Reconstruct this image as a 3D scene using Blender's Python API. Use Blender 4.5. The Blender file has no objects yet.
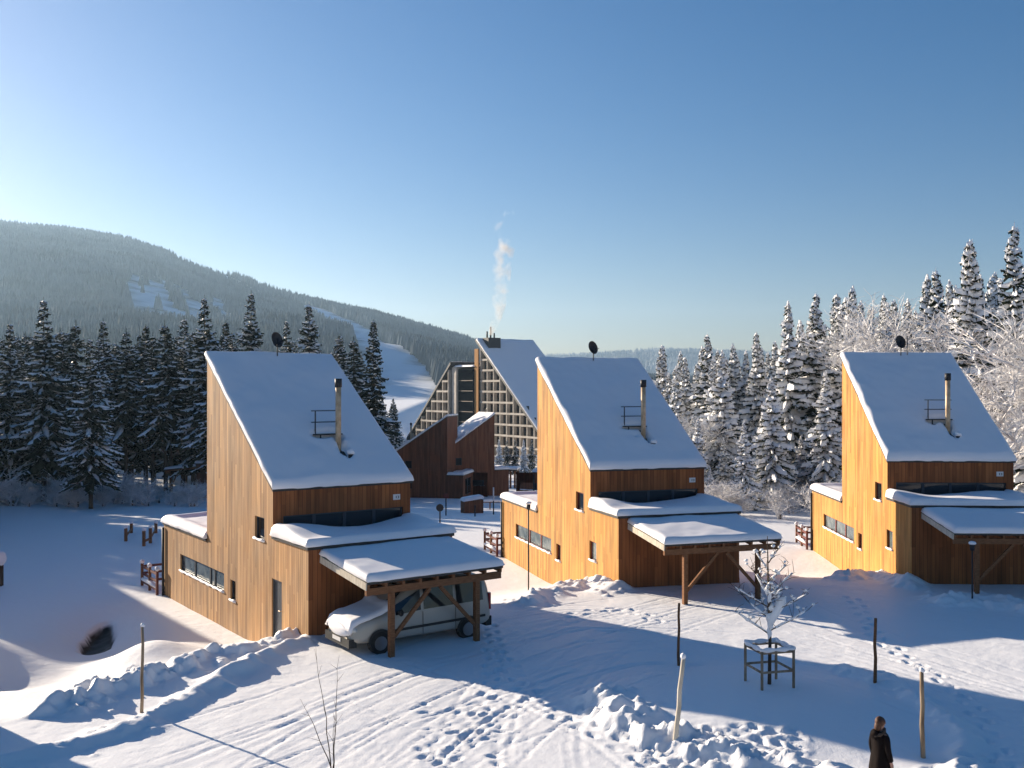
import bpy, math, random
import numpy as np
from mathutils import Vector, Matrix

# ------------------------------------------------------------------ camera, sky, sun, exposure
S = bpy.context.scene
COL = S.collection
R = math.radians
F, HOR, CAMZ = 996.0, 386.6, 8.0          # focal length in pixels of a 1024 px wide frame, horizon row, eye height
cam = bpy.data.cameras.new('camera'); co = bpy.data.objects.new('camera', cam); COL.objects.link(co)
cam.sensor_width = 36; cam.lens = 36 * F / 1024; cam.clip_start = .1; cam.clip_end = 20000
co.location = (0, 0, CAMZ); co.rotation_euler = (R(90) + math.atan((HOR - 384) / F), 0, 0)
S.camera = co
SUN_AZ = math.atan2(-.775, .63); SUN_EL = R(16.2)
w = bpy.data.worlds.new('World'); S.world = w; w.use_nodes = True
nt = w.node_tree; nt.nodes.clear()
sky = nt.nodes.new('ShaderNodeTexSky'); sky.sky_type = 'NISHITA'; sky.sun_disc = False
sky.sun_elevation = SUN_EL; sky.sun_rotation = SUN_AZ; sky.altitude = 300; sky.air_density = 1.0; sky.dust_density = 0.55; sky.ozone_density = 2.6
bg = nt.nodes.new('ShaderNodeBackground'); bg.inputs['Strength'].default_value = .05
ow = nt.nodes.new('ShaderNodeOutputWorld')
hs = nt.nodes.new('ShaderNodeHueSaturation'); hs.inputs['Saturation'].default_value = 1.38
nt.links.new(sky.outputs[0], hs.inputs['Color']); tn = nt.nodes.new('ShaderNodeVectorMath'); tn.operation = 'MULTIPLY'; tn.inputs[1].default_value = (1.03, .885, .955); nt.links.new(hs.outputs[0], tn.inputs[0]); nt.links.new(tn.outputs[0], bg.inputs[0]); nt.links.new(bg.outputs[0], ow.inputs[0])
sl = bpy.data.lights.new('sun', 'SUN'); sl.energy = 5; sl.angle = R(.6); sl.color = (1, .86, .68)
so = bpy.data.objects.new('sun', sl); COL.objects.link(so)
sd = Vector((math.sin(SUN_AZ) * math.cos(SUN_EL), math.cos(SUN_AZ) * math.cos(SUN_EL), math.sin(SUN_EL)))
so.rotation_euler = (-sd).to_track_quat('-Z', 'Y').to_euler(); so.location = (-60, 50, 60)
S.view_settings.view_transform = 'Standard'; S.view_settings.look = 'None'
S.view_settings.exposure = 1.2; S.view_settings.gamma = 1
S.cycles.use_denoising = True
S.cycles.max_bounces = 6; S.cycles.volume_bounces = 0; S.cycles.transparent_max_bounces = 8

# ------------------------------------------------------------------ noise
rngT = np.random.RandomState(5); TAB = rngT.rand(256, 256)
def vn(x, y, s=0):
    x = np.asarray(x, float) + s * 17.3; y = np.asarray(y, float) + s * 9.7
    xi = np.floor(x).astype(int); yi = np.floor(y).astype(int); fx = x - xi; fy = y - yi
    fx = fx * fx * (3 - 2 * fx); fy = fy * fy * (3 - 2 * fy)
    a = TAB[xi & 255, yi & 255]; b = TAB[(xi + 1) & 255, yi & 255]; c = TAB[xi & 255, (yi + 1) & 255]; d = TAB[(xi + 1) & 255, (yi + 1) & 255]
    return (a * (1 - fx) + b * fx) * (1 - fy) + (c * (1 - fx) + d * fx) * fy - .5
def fbm(x, y, s=0, o=4):
    r = 0; a = 1
    for k in range(o): r = r + a * vn(x * 2 ** k, y * 2 ** k, s + k); a *= .5
    return r
def ss(x, a=0., b=1.):
    t = np.clip((np.asarray(x, float) - a) / (b - a), 0, 1); return t * t * (3 - 2 * t)

# ------------------------------------------------------------------ terrain height
def front_line(X): return np.interp(X, [-40, -24, -16, -11, -6.5, 3.9, 15.2, 30, 60], [6, 12, 17.5, 22, 28.6, 36.6, 37.6, 37.5, 40])
def gp(px, py, z=.4):
    Y = (CAMZ - z) * F / (py - HOR); return ((px - 512) / F * Y, Y)
def dpoly(X, Y, pts):
    d = np.full(X.shape, 1e9); tt = np.zeros(X.shape); L = 0
    for (ax, ay), (bx, by) in zip(pts[:-1], pts[1:]):
        l = math.hypot(bx - ax, by - ay)
        t = np.clip(((X - ax) * (bx - ax) + (Y - ay) * (by - ay)) / l ** 2, 0, 1)
        e = np.hypot(X - ax - t * (bx - ax), Y - ay - t * (by - ay))
        tt = np.where(e < d, L + t * l, tt); d = np.minimum(d, e); L += l
    return d, tt
def smooth_line(pts, n=6):
    p = [Vector((a, b, 0)) for a, b in pts]; out = []
    for i in range(len(p) - 1):
        p0, p1, p2, p3 = p[max(i - 1, 0)], p[i], p[i + 1], p[min(i + 2, len(p) - 1)]
        for k in range(n):
            t = k / n
            q = .5 * ((2 * p1) + (p2 - p0) * t + (2 * p0 - 5 * p1 + 4 * p2 - p3) * t * t + (3 * p1 - p0 - 3 * p2 + p3) * t ** 3)
            out.append((q.x, q.y))
    out.append((p[-1].x, p[-1].y)); return out
BANKS = [([(-80, 778), (40, 752), (120, 732), (175, 708), (215, 684), (262, 660), (305, 640), (345, 632)], .2, .5, .1),
         ([(70, 706), (110, 690), (150, 676)], .18, .7, .4), ([(185, 668), (220, 655), (262, 642), (300, 634)], .16, .7, .34),
         ([(528, 606), (556, 592), (588, 586), (612, 592)], .3, .7, .22),
         ([(838, 580), (866, 574), (892, 580), (912, 590)], .28, .6, .2),
         ([(945, 606), (985, 606), (1040, 618), (1100, 632)], .3, .9, .15),
         ([(604, 706), (618, 722), (652, 738), (700, 752), (770, 768), (840, 785)], .24, .6, .26),
         ([(606, 706), (630, 718), (650, 728)], .2, .5, .2),
         ([(850, 672), (900, 694), (945, 722), (962, 748), (962, 790)], .18, .5, .05)]
BANKS = [(smooth_line([gp(*q) for q in p], 4), h, wd, c) for p, h, wd, c in BANKS]
IX, IY = gp(755, 705)
def base(X, Y):
    X = np.asarray(X, float); Y = np.asarray(Y, float)
    s = Y - front_line(X)
    z = .4 - 1.05 * ss(s, .8, 9.5)
    z = z + .12 * ss(Y, 24, 36) * (1 - ss(s, 0, 3))
    m = ss(X, -26 - .05 * Y, -10 - .05 * Y) * (1 - ss(X, 10, 26))
    z = z - 4.7 * ss(Y, 56, 125) * m - 5 * ss(Y, 120, 220) * m
    z = z - 1.0 * ss(Y, 55, 90) * (1 - m) + 3 * ss(X, 25, 70) * ss(Y, 45, 90)
    z = z + .35 * vn(X * .09, Y * .09, 3) * ss(s, 2, 12)
    # ditch with a trickle of bare ground, mounds beside it
    z = z - .55 * np.exp(-(((X + 14.6) * .9 + (Y - 35) * .25) / 1.1) ** 2 - ((Y - 35.2) / 2.9) ** 2)
    z = z + 1.5 * np.exp(-((X + 17.4) / 2.4) ** 2 - ((Y - 29.3) / 2.8) ** 2)
    z = z + .8 * np.exp(-((X + 11.0) / 1.3) ** 2 - ((Y - 30.3) / 2.0) ** 2)
    z = z + .35 * np.exp(-((X + 13.8) / 2.4) ** 2 - ((Y - 25.6) / 1.4) ** 2)
    z = z + .34 * np.exp(-np.clip(((X - IX) / 3.6) ** 2 + ((Y - IY) / 2.8) ** 2, 0, 50) ** 1.6)
    # sheet drops gently to a flat valley floor far away
    return z
def banks(X, Y):
    z = np.zeros(X.shape)
    for pts, h, wd, c in BANKS:
        a = np.array(pts); m = (X > a[:, 0].min() - 2.5) & (X < a[:, 0].max() + 2.5) & (Y > a[:, 1].min() - 2.5) & (Y < a[:, 1].max() + 2.5)
        if not m.any(): continue
        xs, ys = X[m], Y[m]
        xs2 = xs + .35 * vn(xs * 1.2, ys * 1.2, 21); ys2 = ys + .35 * vn(xs * 1.2, ys * 1.2, 22)
        d, t = dpoly(xs2, ys2, pts)
        k = h * np.exp(-(d / (wd * .62)) ** 2 * (1 + .6 * vn(t * .9, t * 0, 9))) * (1 + .6 * vn(t * .8, t * 0, 4))
        cl = ss(fbm(xs * 2.7, ys * 2.7, 31, 3) + .15 * vn(xs * 8, ys * 8, 36), -.2, .5)
        k = k + c * cl * np.exp(-(d / (wd * 1.15)) ** 4) * .75
        z[m] = np.maximum(z[m], k)
    return z
def ground_z(x, y):
    return float(base(np.array([x]), np.array([y]))[0] + banks(np.array([x]), np.array([y]))[0])
def at(px, py):
    """the point of the terrain seen at a pixel of the photograph"""
    z = .4
    for _ in range(14):
        x, y = gp(px, py, z); z = .5 * z + .5 * ground_z(x, y)
    return x, y, z

# ------------------------------------------------------------------ materials
def mat(name, color=(.5, .5, .5), rough=.7, metal=0, spec=.3):
    m = bpy.data.materials.new(name); m.use_nodes = True
    b = m.node_tree.nodes['Principled BSDF']
    b.inputs['Base Color'].default_value = (*color, 1); b.inputs['Roughness'].default_value = rough
    b.inputs['Metallic'].default_value = metal; b.inputs['Specular IOR Level'].default_value = spec
    return m
def N(m, t, **kw):
    n = m.node_tree.nodes.new(t)
    for k, v in kw.items():
        if hasattr(n, k): setattr(n, k, v)
        else: n.inputs[k].default_value = v
    return n
def LK(m, a, b): m.node_tree.links.new(a, b)
def B(m): return m.node_tree.nodes['Principled BSDF']
def noisy(m, c1, c2, scale=5, detail=4, bump=.0, stretch=None, dist=.02, coord='Object'):
    tc = N(m, 'ShaderNodeTexCoord'); mp = N(m, 'ShaderNodeMapping')
    if stretch: mp.inputs['Scale'].default_value = stretch
    n = N(m, 'ShaderNodeTexNoise'); n.inputs['Scale'].default_value = scale; n.inputs['Detail'].default_value = detail
    r = N(m, 'ShaderNodeValToRGB'); r.color_ramp.elements[0].position = .3; r.color_ramp.elements[1].position = .7
    r.color_ramp.elements[0].color = (*c1, 1); r.color_ramp.elements[1].color = (*c2, 1)
    LK(m, tc.outputs[coord], mp.inputs[0]); LK(m, mp.outputs[0], n.inputs['Vector']); LK(m, n.outputs['Fac'], r.inputs[0]); LK(m, r.outputs[0], B(m).inputs['Base Color'])
    if bump:
        bp = N(m, 'ShaderNodeBump'); bp.inputs['Strength'].default_value = bump; bp.inputs['Distance'].default_value = dist
        LK(m, n.outputs['Fac'], bp.inputs['Height']); LK(m, bp.outputs[0], B(m).inputs['Normal'])
    return m
def snow_mat(name, bump=.35, s1=6., s2=40., dist=.05, col=(.87, .865, .875)):
    m = mat(name, col, .55, 0, .25)
    tc = N(m, 'ShaderNodeTexCoord')
    a = N(m, 'ShaderNodeTexNoise'); a.inputs['Scale'].default_value = s1; a.inputs['Detail'].default_value = 5
    b = N(m, 'ShaderNodeTexNoise'); b.inputs['Scale'].default_value = s2; b.inputs['Detail'].default_value = 3
    ad = N(m, 'ShaderNodeMath', operation='MULTIPLY_ADD'); ad.inputs[1].default_value = .25
    LK(m, tc.outputs['Object'], a.inputs['Vector']); LK(m, tc.outputs['Object'], b.inputs['Vector'])
    LK(m, b.outputs['Fac'], ad.inputs[0]); LK(m, a.outputs['Fac'], ad.inputs[2])
    bp = N(m, 'ShaderNodeBump'); bp.inputs['Strength'].default_value = bump; bp.inputs['Distance'].default_value = dist
    LK(m, ad.outputs[0], bp.inputs['Height']); LK(m, bp.outputs[0], B(m).inputs['Normal'])
    return m
M = {}
M['snow'] = snow_mat('snow')
M['roofsnow'] = snow_mat('roof snow', .12, 2., 18., .03, (.87, .85, .86))
M['treesnow'] = mat('snow on branches', (.9, .89, .88), .6, 0, .2)
M['frost'] = noisy(mat('frosted twigs', rough=.8, spec=.1), (.5, .48, .47), (.92, .9, .89), 1.3, 3)
def wood_boards(name, c_lo, c_hi, grey):
    m = mat(name, rough=.72, spec=.2)
    uv = N(m, 'ShaderNodeUVMap'); sx = N(m, 'ShaderNodeSeparateXYZ'); LK(m, uv.outputs[0], sx.inputs[0])
    dv = N(m, 'ShaderNodeMath', operation='DIVIDE'); dv.inputs[1].default_value = .145; LK(m, sx.outputs[0], dv.inputs[0])
    fl = N(m, 'ShaderNodeMath', operation='FLOOR'); LK(m, dv.outputs[0], fl.inputs[0])
    fr = N(m, 'ShaderNodeMath', operation='FRACT'); LK(m, dv.outputs[0], fr.inputs[0])
    # boards are butt jointed at staggered heights
    wn0 = N(m, 'ShaderNodeTexWhiteNoise', noise_dimensions='1D'); LK(m, fl.outputs[0], wn0.inputs['W'])
    ht = N(m, 'ShaderNodeMath', operation='MULTIPLY_ADD'); ht.inputs[1].default_value = 3.4; LK(m, wn0.outputs['Value'], ht.inputs[0]); LK(m, sx.outputs[1], ht.inputs[2])
    hd = N(m, 'ShaderNodeMath', operation='DIVIDE'); hd.inputs[1].default_value = 3.6; LK(m, ht.outputs[0], hd.inputs[0])
    hf = N(m, 'ShaderNodeMath', operation='FLOOR'); LK(m, hd.outputs[0], hf.inputs[0])
    cb = N(m, 'ShaderNodeCombineXYZ'); LK(m, fl.outputs[0], cb.inputs[0]); LK(m, hf.outputs[0], cb.inputs[1])
    wn = N(m, 'ShaderNodeTexWhiteNoise', noise_dimensions='2D'); LK(m, cb.outputs[0], wn.inputs['Vector'])
    mp = N(m, 'ShaderNodeMapping'); mp.inputs['Scale'].default_value = (30, 1.2, 1); LK(m, uv.outputs[0], mp.inputs[0])
    ad = N(m, 'ShaderNodeVectorMath', operation='ADD'); LK(m, mp.outputs[0], ad.inputs[0]); LK(m, wn.outputs['Color'], ad.inputs[1])
    g = N(m, 'ShaderNodeTexNoise'); g.inputs['Scale'].default_value = 1; g.inputs['Detail'].default_value = 5; g.inputs['Distortion'].default_value = .6; LK(m, ad.outputs[0], g.inputs['Vector'])
    big = N(m, 'ShaderNodeTexNoise'); big.inputs['Scale'].default_value = .55; big.inputs['Detail'].default_value = 3; LK(m, uv.outputs[0], big.inputs['Vector'])
    mixf = N(m, 'ShaderNodeMath', operation='MULTIPLY_ADD'); mixf.inputs[1].default_value = .55; LK(m, wn.outputs['Value'], mixf.inputs[0])
    g2 = N(m, 'ShaderNodeMath', operation='MULTIPLY'); g2.inputs[1].default_value = .45; LK(m, g.outputs['Fac'], g2.inputs[0]); LK(m, g2.outputs[0], mixf.inputs[2])
    r = N(m, 'ShaderNodeValToRGB'); r.color_ramp.elements[0].position = .1; r.color_ramp.elements[1].position = .85
    r.color_ramp.elements[0].color = (*c_lo, 1); r.color_ramp.elements[1].color = (*c_hi, 1); LK(m, mixf.outputs[0], r.inputs[0])
    gm = N(m, 'ShaderNodeMix', data_type='RGBA'); gm.inputs[7].default_value = (*grey, 1)
    gr = N(m, 'ShaderNodeMapRange'); gr.inputs['From Min'].default_value = .35; gr.inputs['From Max'].default_value = .75; gr.inputs['To Max'].default_value = .6
    LK(m, big.outputs['Fac'], gr.inputs[0]); LK(m, gr.outputs[0], gm.inputs[0]); LK(m, r.outputs[0], gm.inputs[6])
    sm = N(m, 'ShaderNodeMapping'); sm.inputs['Scale'].default_value = (3.2, .3, 1); LK(m, uv.outputs[0], sm.inputs[0])
    st = N(m, 'ShaderNodeTexNoise'); st.inputs['Scale'].default_value = 1; st.inputs['Detail'].default_value = 4; LK(m, sm.outputs[0], st.inputs['Vector'])
    sr = N(m, 'ShaderNodeMapRange'); sr.inputs['From Min'].default_value = .36; sr.inputs['From Max'].default_value = .56; sr.inputs['To Min'].default_value = .66; sr.inputs['To Max'].default_value = 1.05; LK(m, st.outputs['Fac'], sr.inputs[0])
    sv = N(m, 'ShaderNodeVectorMath', operation='SCALE'); LK(m, gm.outputs[2], sv.inputs[0]); LK(m, sr.outputs[0], sv.inputs['Scale'])
    # gap between boards
    e = N(m, 'ShaderNodeMath', operation='PINGPONG'); e.inputs[1].default_value = .5; LK(m, fr.outputs[0], e.inputs[0])
    gap = N(m, 'ShaderNodeMath', operation='LESS_THAN'); gap.inputs[1].default_value = .035; LK(m, e.outputs[0], gap.inputs[0])
    dk = N(m, 'ShaderNodeMix', data_type='RGBA'); dk.inputs[7].default_value = (.05, .022, .01, 1); LK(m, gap.outputs[0], dk.inputs[0]); LK(m, sv.outputs[0], dk.inputs[6])
    LK(m, dk.outputs[2], B(m).inputs['Base Color'])
    hh = N(m, 'ShaderNodeMath', operation='MULTIPLY_ADD'); hh.inputs[1].default_value = -3; LK(m, gap.outputs[0], hh.inputs[0]); LK(m, g.outputs['Fac'], hh.inputs[2])
    bp = N(m, 'ShaderNodeBump'); bp.inputs['Strength'].default_value = .4; bp.inputs['Distance'].default_value = .006; LK(m, hh.outputs[0], bp.inputs['Height']); LK(m, bp.outputs[0], B(m).inputs['Normal'])
    return m
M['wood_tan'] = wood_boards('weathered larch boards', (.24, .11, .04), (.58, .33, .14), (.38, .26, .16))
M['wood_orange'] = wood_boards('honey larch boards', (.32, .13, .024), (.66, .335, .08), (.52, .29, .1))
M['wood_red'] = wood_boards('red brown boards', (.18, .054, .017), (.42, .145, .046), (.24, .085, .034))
M['wood_dark'] = wood_boards('dark brown boards', (.13, .045, .022), (.24, .09, .045), (.17, .08, .05))
M['timber'] = noisy(mat('sawn timber', rough=.8, spec=.15), (.13, .055, .025), (.26, .125, .06), 6, 5, .3, (1, 1, 8))
M['stake'] = noisy(mat('grey stake wood', rough=.85, spec=.1), (.16, .11, .07), (.38, .29, .2), 9, 4, .3, (1, 1, .2))
M['birch'] = noisy(mat('pale stake wood', rough=.8, spec=.1), (.42, .36, .28), (.66, .6, .5), 9, 4, .3, (1, 1, .3))
M['dark'] = mat('dark painted metal', (.022, .022, .025), .55)
M['trim'] = noisy(mat('roof edge metal', rough=.5, spec=.3), (.03, .028, .027), (.05, .045, .04), 5, 2)
M['redframe'] = mat('dark red window frame', (.16, .025, .02), .5)
M['blueframe'] = mat('dark blue grey window frame', (.03, .04, .055), .5)
M['glass'] = mat('window glass', (.012, .016, .02), .06, 0, .5)
M['curtain'] = noisy(mat('curtain behind glass', rough=.15, spec=.8), (.05, .075, .085), (.17, .2, .2), 2.2, 3)
M['door'] = mat('slate door', (.05, .055, .065), .45)
M['steel'] = noisy(mat('flue steel', rough=.5, metal=.15), (.42, .29, .17), (.62, .46, .30), 7, 3, .1)
M['plate'] = mat('white enamel', (.7, .68, .66), .4)
M['bark'] = noisy(mat('bark', rough=.95, spec=.05), (.05, .035, .025), (.13, .095, .07), 8, 5, .6, (1, 1, .25))
M['needle'] = noisy(mat('spruce needles', rough=.85, spec=.1), (.012, .02, .012), (.045, .055, .028), 2.5, 3)
M['rust'] = mat('rusty red paint', (.13, .035, .028), .7)

# ------------------------------------------------------------------ mesh helpers
class MB:
    def __init__(s): s.v = []; s.f = []; s.uv = []; s.m = []
    def face(s, pts, uv=None, mi=0):
        i = len(s.v); s.v += [tuple(p) for p in pts]; s.f.append(tuple(range(i, i + len(pts)))); s.uv.append(uv); s.m.append(mi)
    def box(s, a, b, mi=0, uv=True):
        (x0, y0, z0), (x1, y1, z1) = a, b
        P = lambda *q: [(x1 if c[0] else x0, y1 if c[1] else y0, z1 if c[2] else z0) for c in q]
        for q, ax in (([(0,0,0),(0,1,0),(1,1,0),(1,0,0)], 0), ([(0,0,1),(1,0,1),(1,1,1),(0,1,1)], 0), ([(0,0,0),(1,0,0),(1,0,1),(0,0,1)], 0),
                      ([(1,1,0),(0,1,0),(0,1,1),(1,1,1)], 0), ([(0,1,0),(0,0,0),(0,0,1),(0,1,1)], 1), ([(1,0,0),(1,1,0),(1,1,1),(1,0,1)], 1)):
            pts = P(*q); s.face(pts, [(p[ax], p[2]) for p in pts], mi)
    def beam(s, p, q, w, h, mi=0):
        """rectangular bar from p to q"""
        p = Vector(p); q = Vector(q); d = (q - p).normalized(); up = Vector((0, 0, 1)) if abs(d.z) < .95 else Vector((0, 1, 0))
        sx = d.cross(up).normalized() * w / 2; sy = sx.cross(d).normalized() * h / 2
        a = [p - sx - sy, p + sx - sy, p + sx + sy, p - sx + sy]; b = [x + (q - p) for x in a]
        s.face(a[::-1], None, mi); s.face(b, None, mi)
        for k in range(4): s.face([a[k], a[(k + 1) % 4], b[(k + 1) % 4], b[k]], None, mi)
    def tube(s, pts, rad, n=8, mi=0, caps=True):
        pts = [Vector(p) for p in pts]; rad = rad if hasattr(rad, '__len__') else [rad] * len(pts); i0 = len(s.v); ref = None
        for k, p in enumerate(pts):
            d = (pts[min(k + 1, len(pts) - 1)] - pts[max(k - 1, 0)]).normalized()
            if ref is None: ref = Vector((1, 0, 0)) if abs(d.x) < .8 else Vector((0, 1, 0))
            a = (ref - d * ref.dot(d)).normalized(); ref = a; b = d.cross(a)
            for j in range(n):
                t = 2 * math.pi * j / n; s.v.append(tuple(p + (a * math.cos(t) + b * math.sin(t)) * rad[k]))
        for k in range(len(pts) - 1):
            for j in range(n):
                s.f.append((i0 + k * n + j, i0 + k * n + (j + 1) % n, i0 + (k + 1) * n + (j + 1) % n, i0 + (k + 1) * n + j)); s.uv.append(None); s.m.append(mi)
        if caps:
            s.f.append(tuple(i0 + j for j in range(n))[::-1]); s.uv.append(None); s.m.append(mi)
            e = i0 + (len(pts) - 1) * n; s.f.append(tuple(e + j for j in range(n))); s.uv.append(None); s.m.append(mi)
    def blob(s, c, r, seed=0, nz=.25, nu=10, nv=7, mi=0):
        i0 = len(s.v); rr = random.Random(seed); off = [rr.random() * 50 for _ in range(2)]
        for a in range(nv + 1):
            th = math.pi * a / nv
            for b in range(nu):
                ph = 2 * math.pi * b / nu; k = 1 + nz * 2 * float(vn(math.cos(ph) * 1.3 * math.sin(th) + off[0], math.cos(th) * 1.6 + off[1] + math.sin(ph)))
                s.v.append((c[0] + r[0] * k * math.sin(th) * math.cos(ph), c[1] + r[1] * k * math.sin(th) * math.sin(ph), c[2] + r[2] * k * math.cos(th)))
        for a in range(nv):
            for b in range(nu):
                s.f.append((i0 + a * nu + b, i0 + (a + 1) * nu + b, i0 + (a + 1) * nu + (b + 1) % nu, i0 + a * nu + (b + 1) % nu)); s.uv.append(None); s.m.append(mi)
    def mesh(s, name, mats, smooth=False):
        me = bpy.data.meshes.new(name); me.from_pydata(s.v, [], s.f)
        for x in (mats if isinstance(mats, (list, tuple)) else [mats]): me.materials.append(x)
        if any(s.m): me.polygons.foreach_set('material_index', s.m)
        if any(u is not None for u in s.uv):
            l = me.uv_layers.new(name='UVMap'); dat = []
            for f, u in zip(s.f, s.uv): dat += list(sum(([a, b] for a, b in u), [])) if u else [0, 0] * len(f)
            l.data.foreach_set('uv', dat)
        if smooth: me.polygons.foreach_set('use_smooth', [True] * len(s.f))
        me.update(); return me
    def build(s, name, mats, parent=None, smooth=False, loc=(0, 0, 0)):
        return link(name, s.mesh(name, mats, smooth), parent, loc)
def link(name, me, parent=None, loc=(0, 0, 0)):
    o = bpy.data.objects.new(name, me); COL.objects.link(o); o.parent = parent; o.location = loc; return o
def tag(o, label=None, cat=None, group=None, kind=None):
    for k, v in (('label', label), ('category', cat), ('group', group), ('kind', kind)):
        if v: o[k] = v
    return o
def thing(name, loc, rz, label, cat, group=None, sc=1):
    o = bpy.data.objects.new(name, None); COL.objects.link(o); o.location = loc; o.rotation_euler = (0, 0, rz); o.scale = (sc, sc, sc)
    o.empty_display_size = .3
    return tag(o, label, cat, group)
def copy_tree(o, parent=None):
    c = o.copy(); COL.objects.link(c); c.parent = parent
    for ch in list(o.children): copy_tree(ch, c)
    return c
def np_mesh(name, V, Fq, mats, mi=None, smooth=True):
    me = bpy.data.meshes.new(name); V = np.asarray(V, np.float32); Fq = np.asarray(Fq, np.int32); k = Fq.shape[1]
    me.vertices.add(len(V)); me.vertices.foreach_set('co', V.ravel()); me.loops.add(Fq.size); me.loops.foreach_set('vertex_index', Fq.ravel())
    me.polygons.add(len(Fq)); me.polygons.foreach_set('loop_start', np.arange(0, Fq.size, k, dtype=np.int32)); me.polygons.foreach_set('loop_total', np.full(len(Fq), k, np.int32))
    for x in mats: me.materials.append(x)
    if mi is not None: me.polygons.foreach_set('material_index', np.asarray(mi, np.int32))
    me.polygons.foreach_set('use_smooth', np.full(len(Fq), smooth)); me.update(calc_edges=True); me.validate(); return me
def gridfaces(ny, nx):
    i = np.arange(ny * nx).reshape(ny, nx); return np.stack([i[:-1, :-1], i[:-1, 1:], i[1:, 1:], i[1:, :-1]], -1).reshape(-1, 4)

# ------------------------------------------------------------------ ground sheet
def axis(fine0, fine1, step, lo, hi, g=1.06):
    a = list(np.arange(fine0, fine1, step)); s = step; x = a[-1]
    while x < hi: s *= g; x += s; a.append(x)
    s = step; x = fine0; b = []
    while x > lo: s *= g; x -= s; b.append(x)
    return np.array(b[::-1] + a)
gx = axis(-15.5, 21, .075, -6000, 6000, 1.045); gy = axis(18.3, 38, .07, -300, 6500, 1.022)
GX, GY = np.meshgrid(gx, gy)
GZ = base(GX, GY)
near = (np.abs(GX) < 60) & (GY < 110) & (GY > 5)
GZ = GZ + np.where(near, banks(GX, GY), 0)
fade = np.clip(1.6 - GY / 60, 0, 1) * near
wind = .032 * fbm(GX * .45, GY * .45, 12, 3) + .009 * fbm(GX * 2.3, GY * 2.3, 14, 3)
GZ = GZ + wind * fade
# wheel ruts
def offset_line(pts, o):
    q = []
    for i, (x, y) in enumerate(pts):
        a = pts[max(i - 1, 0)]; b = pts[min(i + 1, len(pts) - 1)]; dx, dy = b[0] - a[0], b[1] - a[1]; l = math.hypot(dx, dy) or 1
        q.append((x - dy / l * o, y + dx / l * o))
    return q
RUT = [([(120, 800), (250, 752), (340, 720), (430, 684), (520, 650), (600, 628), (690, 614), (790, 606)], [0, .9, -1.3, 2.2]),
       ([(300, 800), (380, 740), (450, 700), (530, 668), (610, 648), (720, 650), (820, 668), (920, 692), (1060, 730)], [0, 1.1, -1.2]),
       ([(1080, 722), (960, 692), (860, 662), (760, 640), (650, 625), (560, 622), (500, 636)], [0, .7, -1.0, 1.9]),
       ([(1080, 700), (980, 668), (880, 640), (800, 612), (770, 590), (790, 560), (820, 530)], [0, .8]),
       ([(200, 770), (300, 725), (360, 695), (420, 672), (490, 655)], [0, 1.0, -.8]),
       ([(540, 790), (540, 735), (555, 690), (600, 650), (680, 622), (760, 600)], [0, 1.4]),
       ([(430, 800), (470, 745), (540, 700), (640, 668), (700, 672)], [0, .8])]
rr = random.Random(3); grooves = []
RUT += [(p, [q + rr.uniform(-.5, .5) for q in o]) for p, o in RUT[2:3] + RUT[5:]]; RUT += [([(470, 800), (380, 735), (300, 700), (250, 690)], [0]), ([(640, 660), (560, 690), (430, 730), (330, 790)], [0, 1.2]), ([(350, 660), (440, 690), (540, 740), (600, 790)], [0])]; RUT[0] = (RUT[0][0], [0, 2.0])
for pts, offs in RUT:
    c = smooth_line([gp(*p) for p in pts], 5)
    for o in offs:
        for h in (-.78, .78): grooves.append((offset_line(c, o + h + rr.uniform(-.1, .1)), rr.uniform(.04, .08), rr.uniform(.005, .02)))
for pts, wd, dp in grooves:
    a = np.array(pts); i0, i1 = np.searchsorted(gx, [a[:, 0].min() - .6, a[:, 0].max() + .6]); j0, j1 = np.searchsorted(gy, [a[:, 1].min() - .6, min(a[:, 1].max() + .6, 75)])
    xs, ys = GX[j0:j1, i0:i1], GY[j0:j1, i0:i1]
    if xs.size == 0: continue
    d, t = dpoly(xs + .06 * vn(xs * 3, ys * 3, 41), ys + .06 * vn(xs * 3, ys * 3, 42), pts)
    am = dp * np.clip(.8 + 1.3 * vn(t * .35, t * 0, 43), .15, 1.4)
    GZ[j0:j1, i0:i1] += am * (-np.exp(-(d / wd) ** 4) + .55 * np.exp(-((d - wd * 1.6) / (wd * .5)) ** 2)) * (1 + .5 * vn(t * 6, t * 0, 44))
# footprints
prints = []
def trail(p, n, sc=.16):
    c = smooth_line([gp(*q) for q in p], 40); L = [0]
    for a, b in zip(c[:-1], c[1:]): L.append(L[-1] + math.hypot(b[0] - a[0], b[1] - a[1]))
    for k in range(n):
        s = L[-1] * (k + .5) / n; i = min(int(np.searchsorted(L, s)), len(c) - 1); a, b = c[max(i - 1, 0)], c[i]; dx, dy = b[0] - a[0], b[1] - a[1]; l = math.hypot(dx, dy) or 1
        o = sc * (1 if k % 2 else -1); prints.append((c[i][0] - dy / l * o + rr.uniform(-.06, .06), c[i][1] + dx / l * o + rr.uniform(-.06, .06), math.atan2(dy, dx), rr.uniform(.03, .07)))
trail([(660, 768), (600, 735), (540, 705), (500, 655), (488, 625)], 34)
trail([(420, 790), (470, 735), (490, 690), (492, 650)], 26)
trail([(1010, 770), (980, 720), (940, 680), (880, 640), (850, 600)], 36)
trail([(560, 620), (620, 612), (660, 625)], 12)
trail([(880, 790), (940, 770), (1000, 765)], 14)
for _ in range(150):
    x, y = gp(rr.uniform(640, 800), rr.uniform(735, 768)); prints.append((x, y, rr.uniform(0, 6), rr.uniform(.02, .06)))
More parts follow.
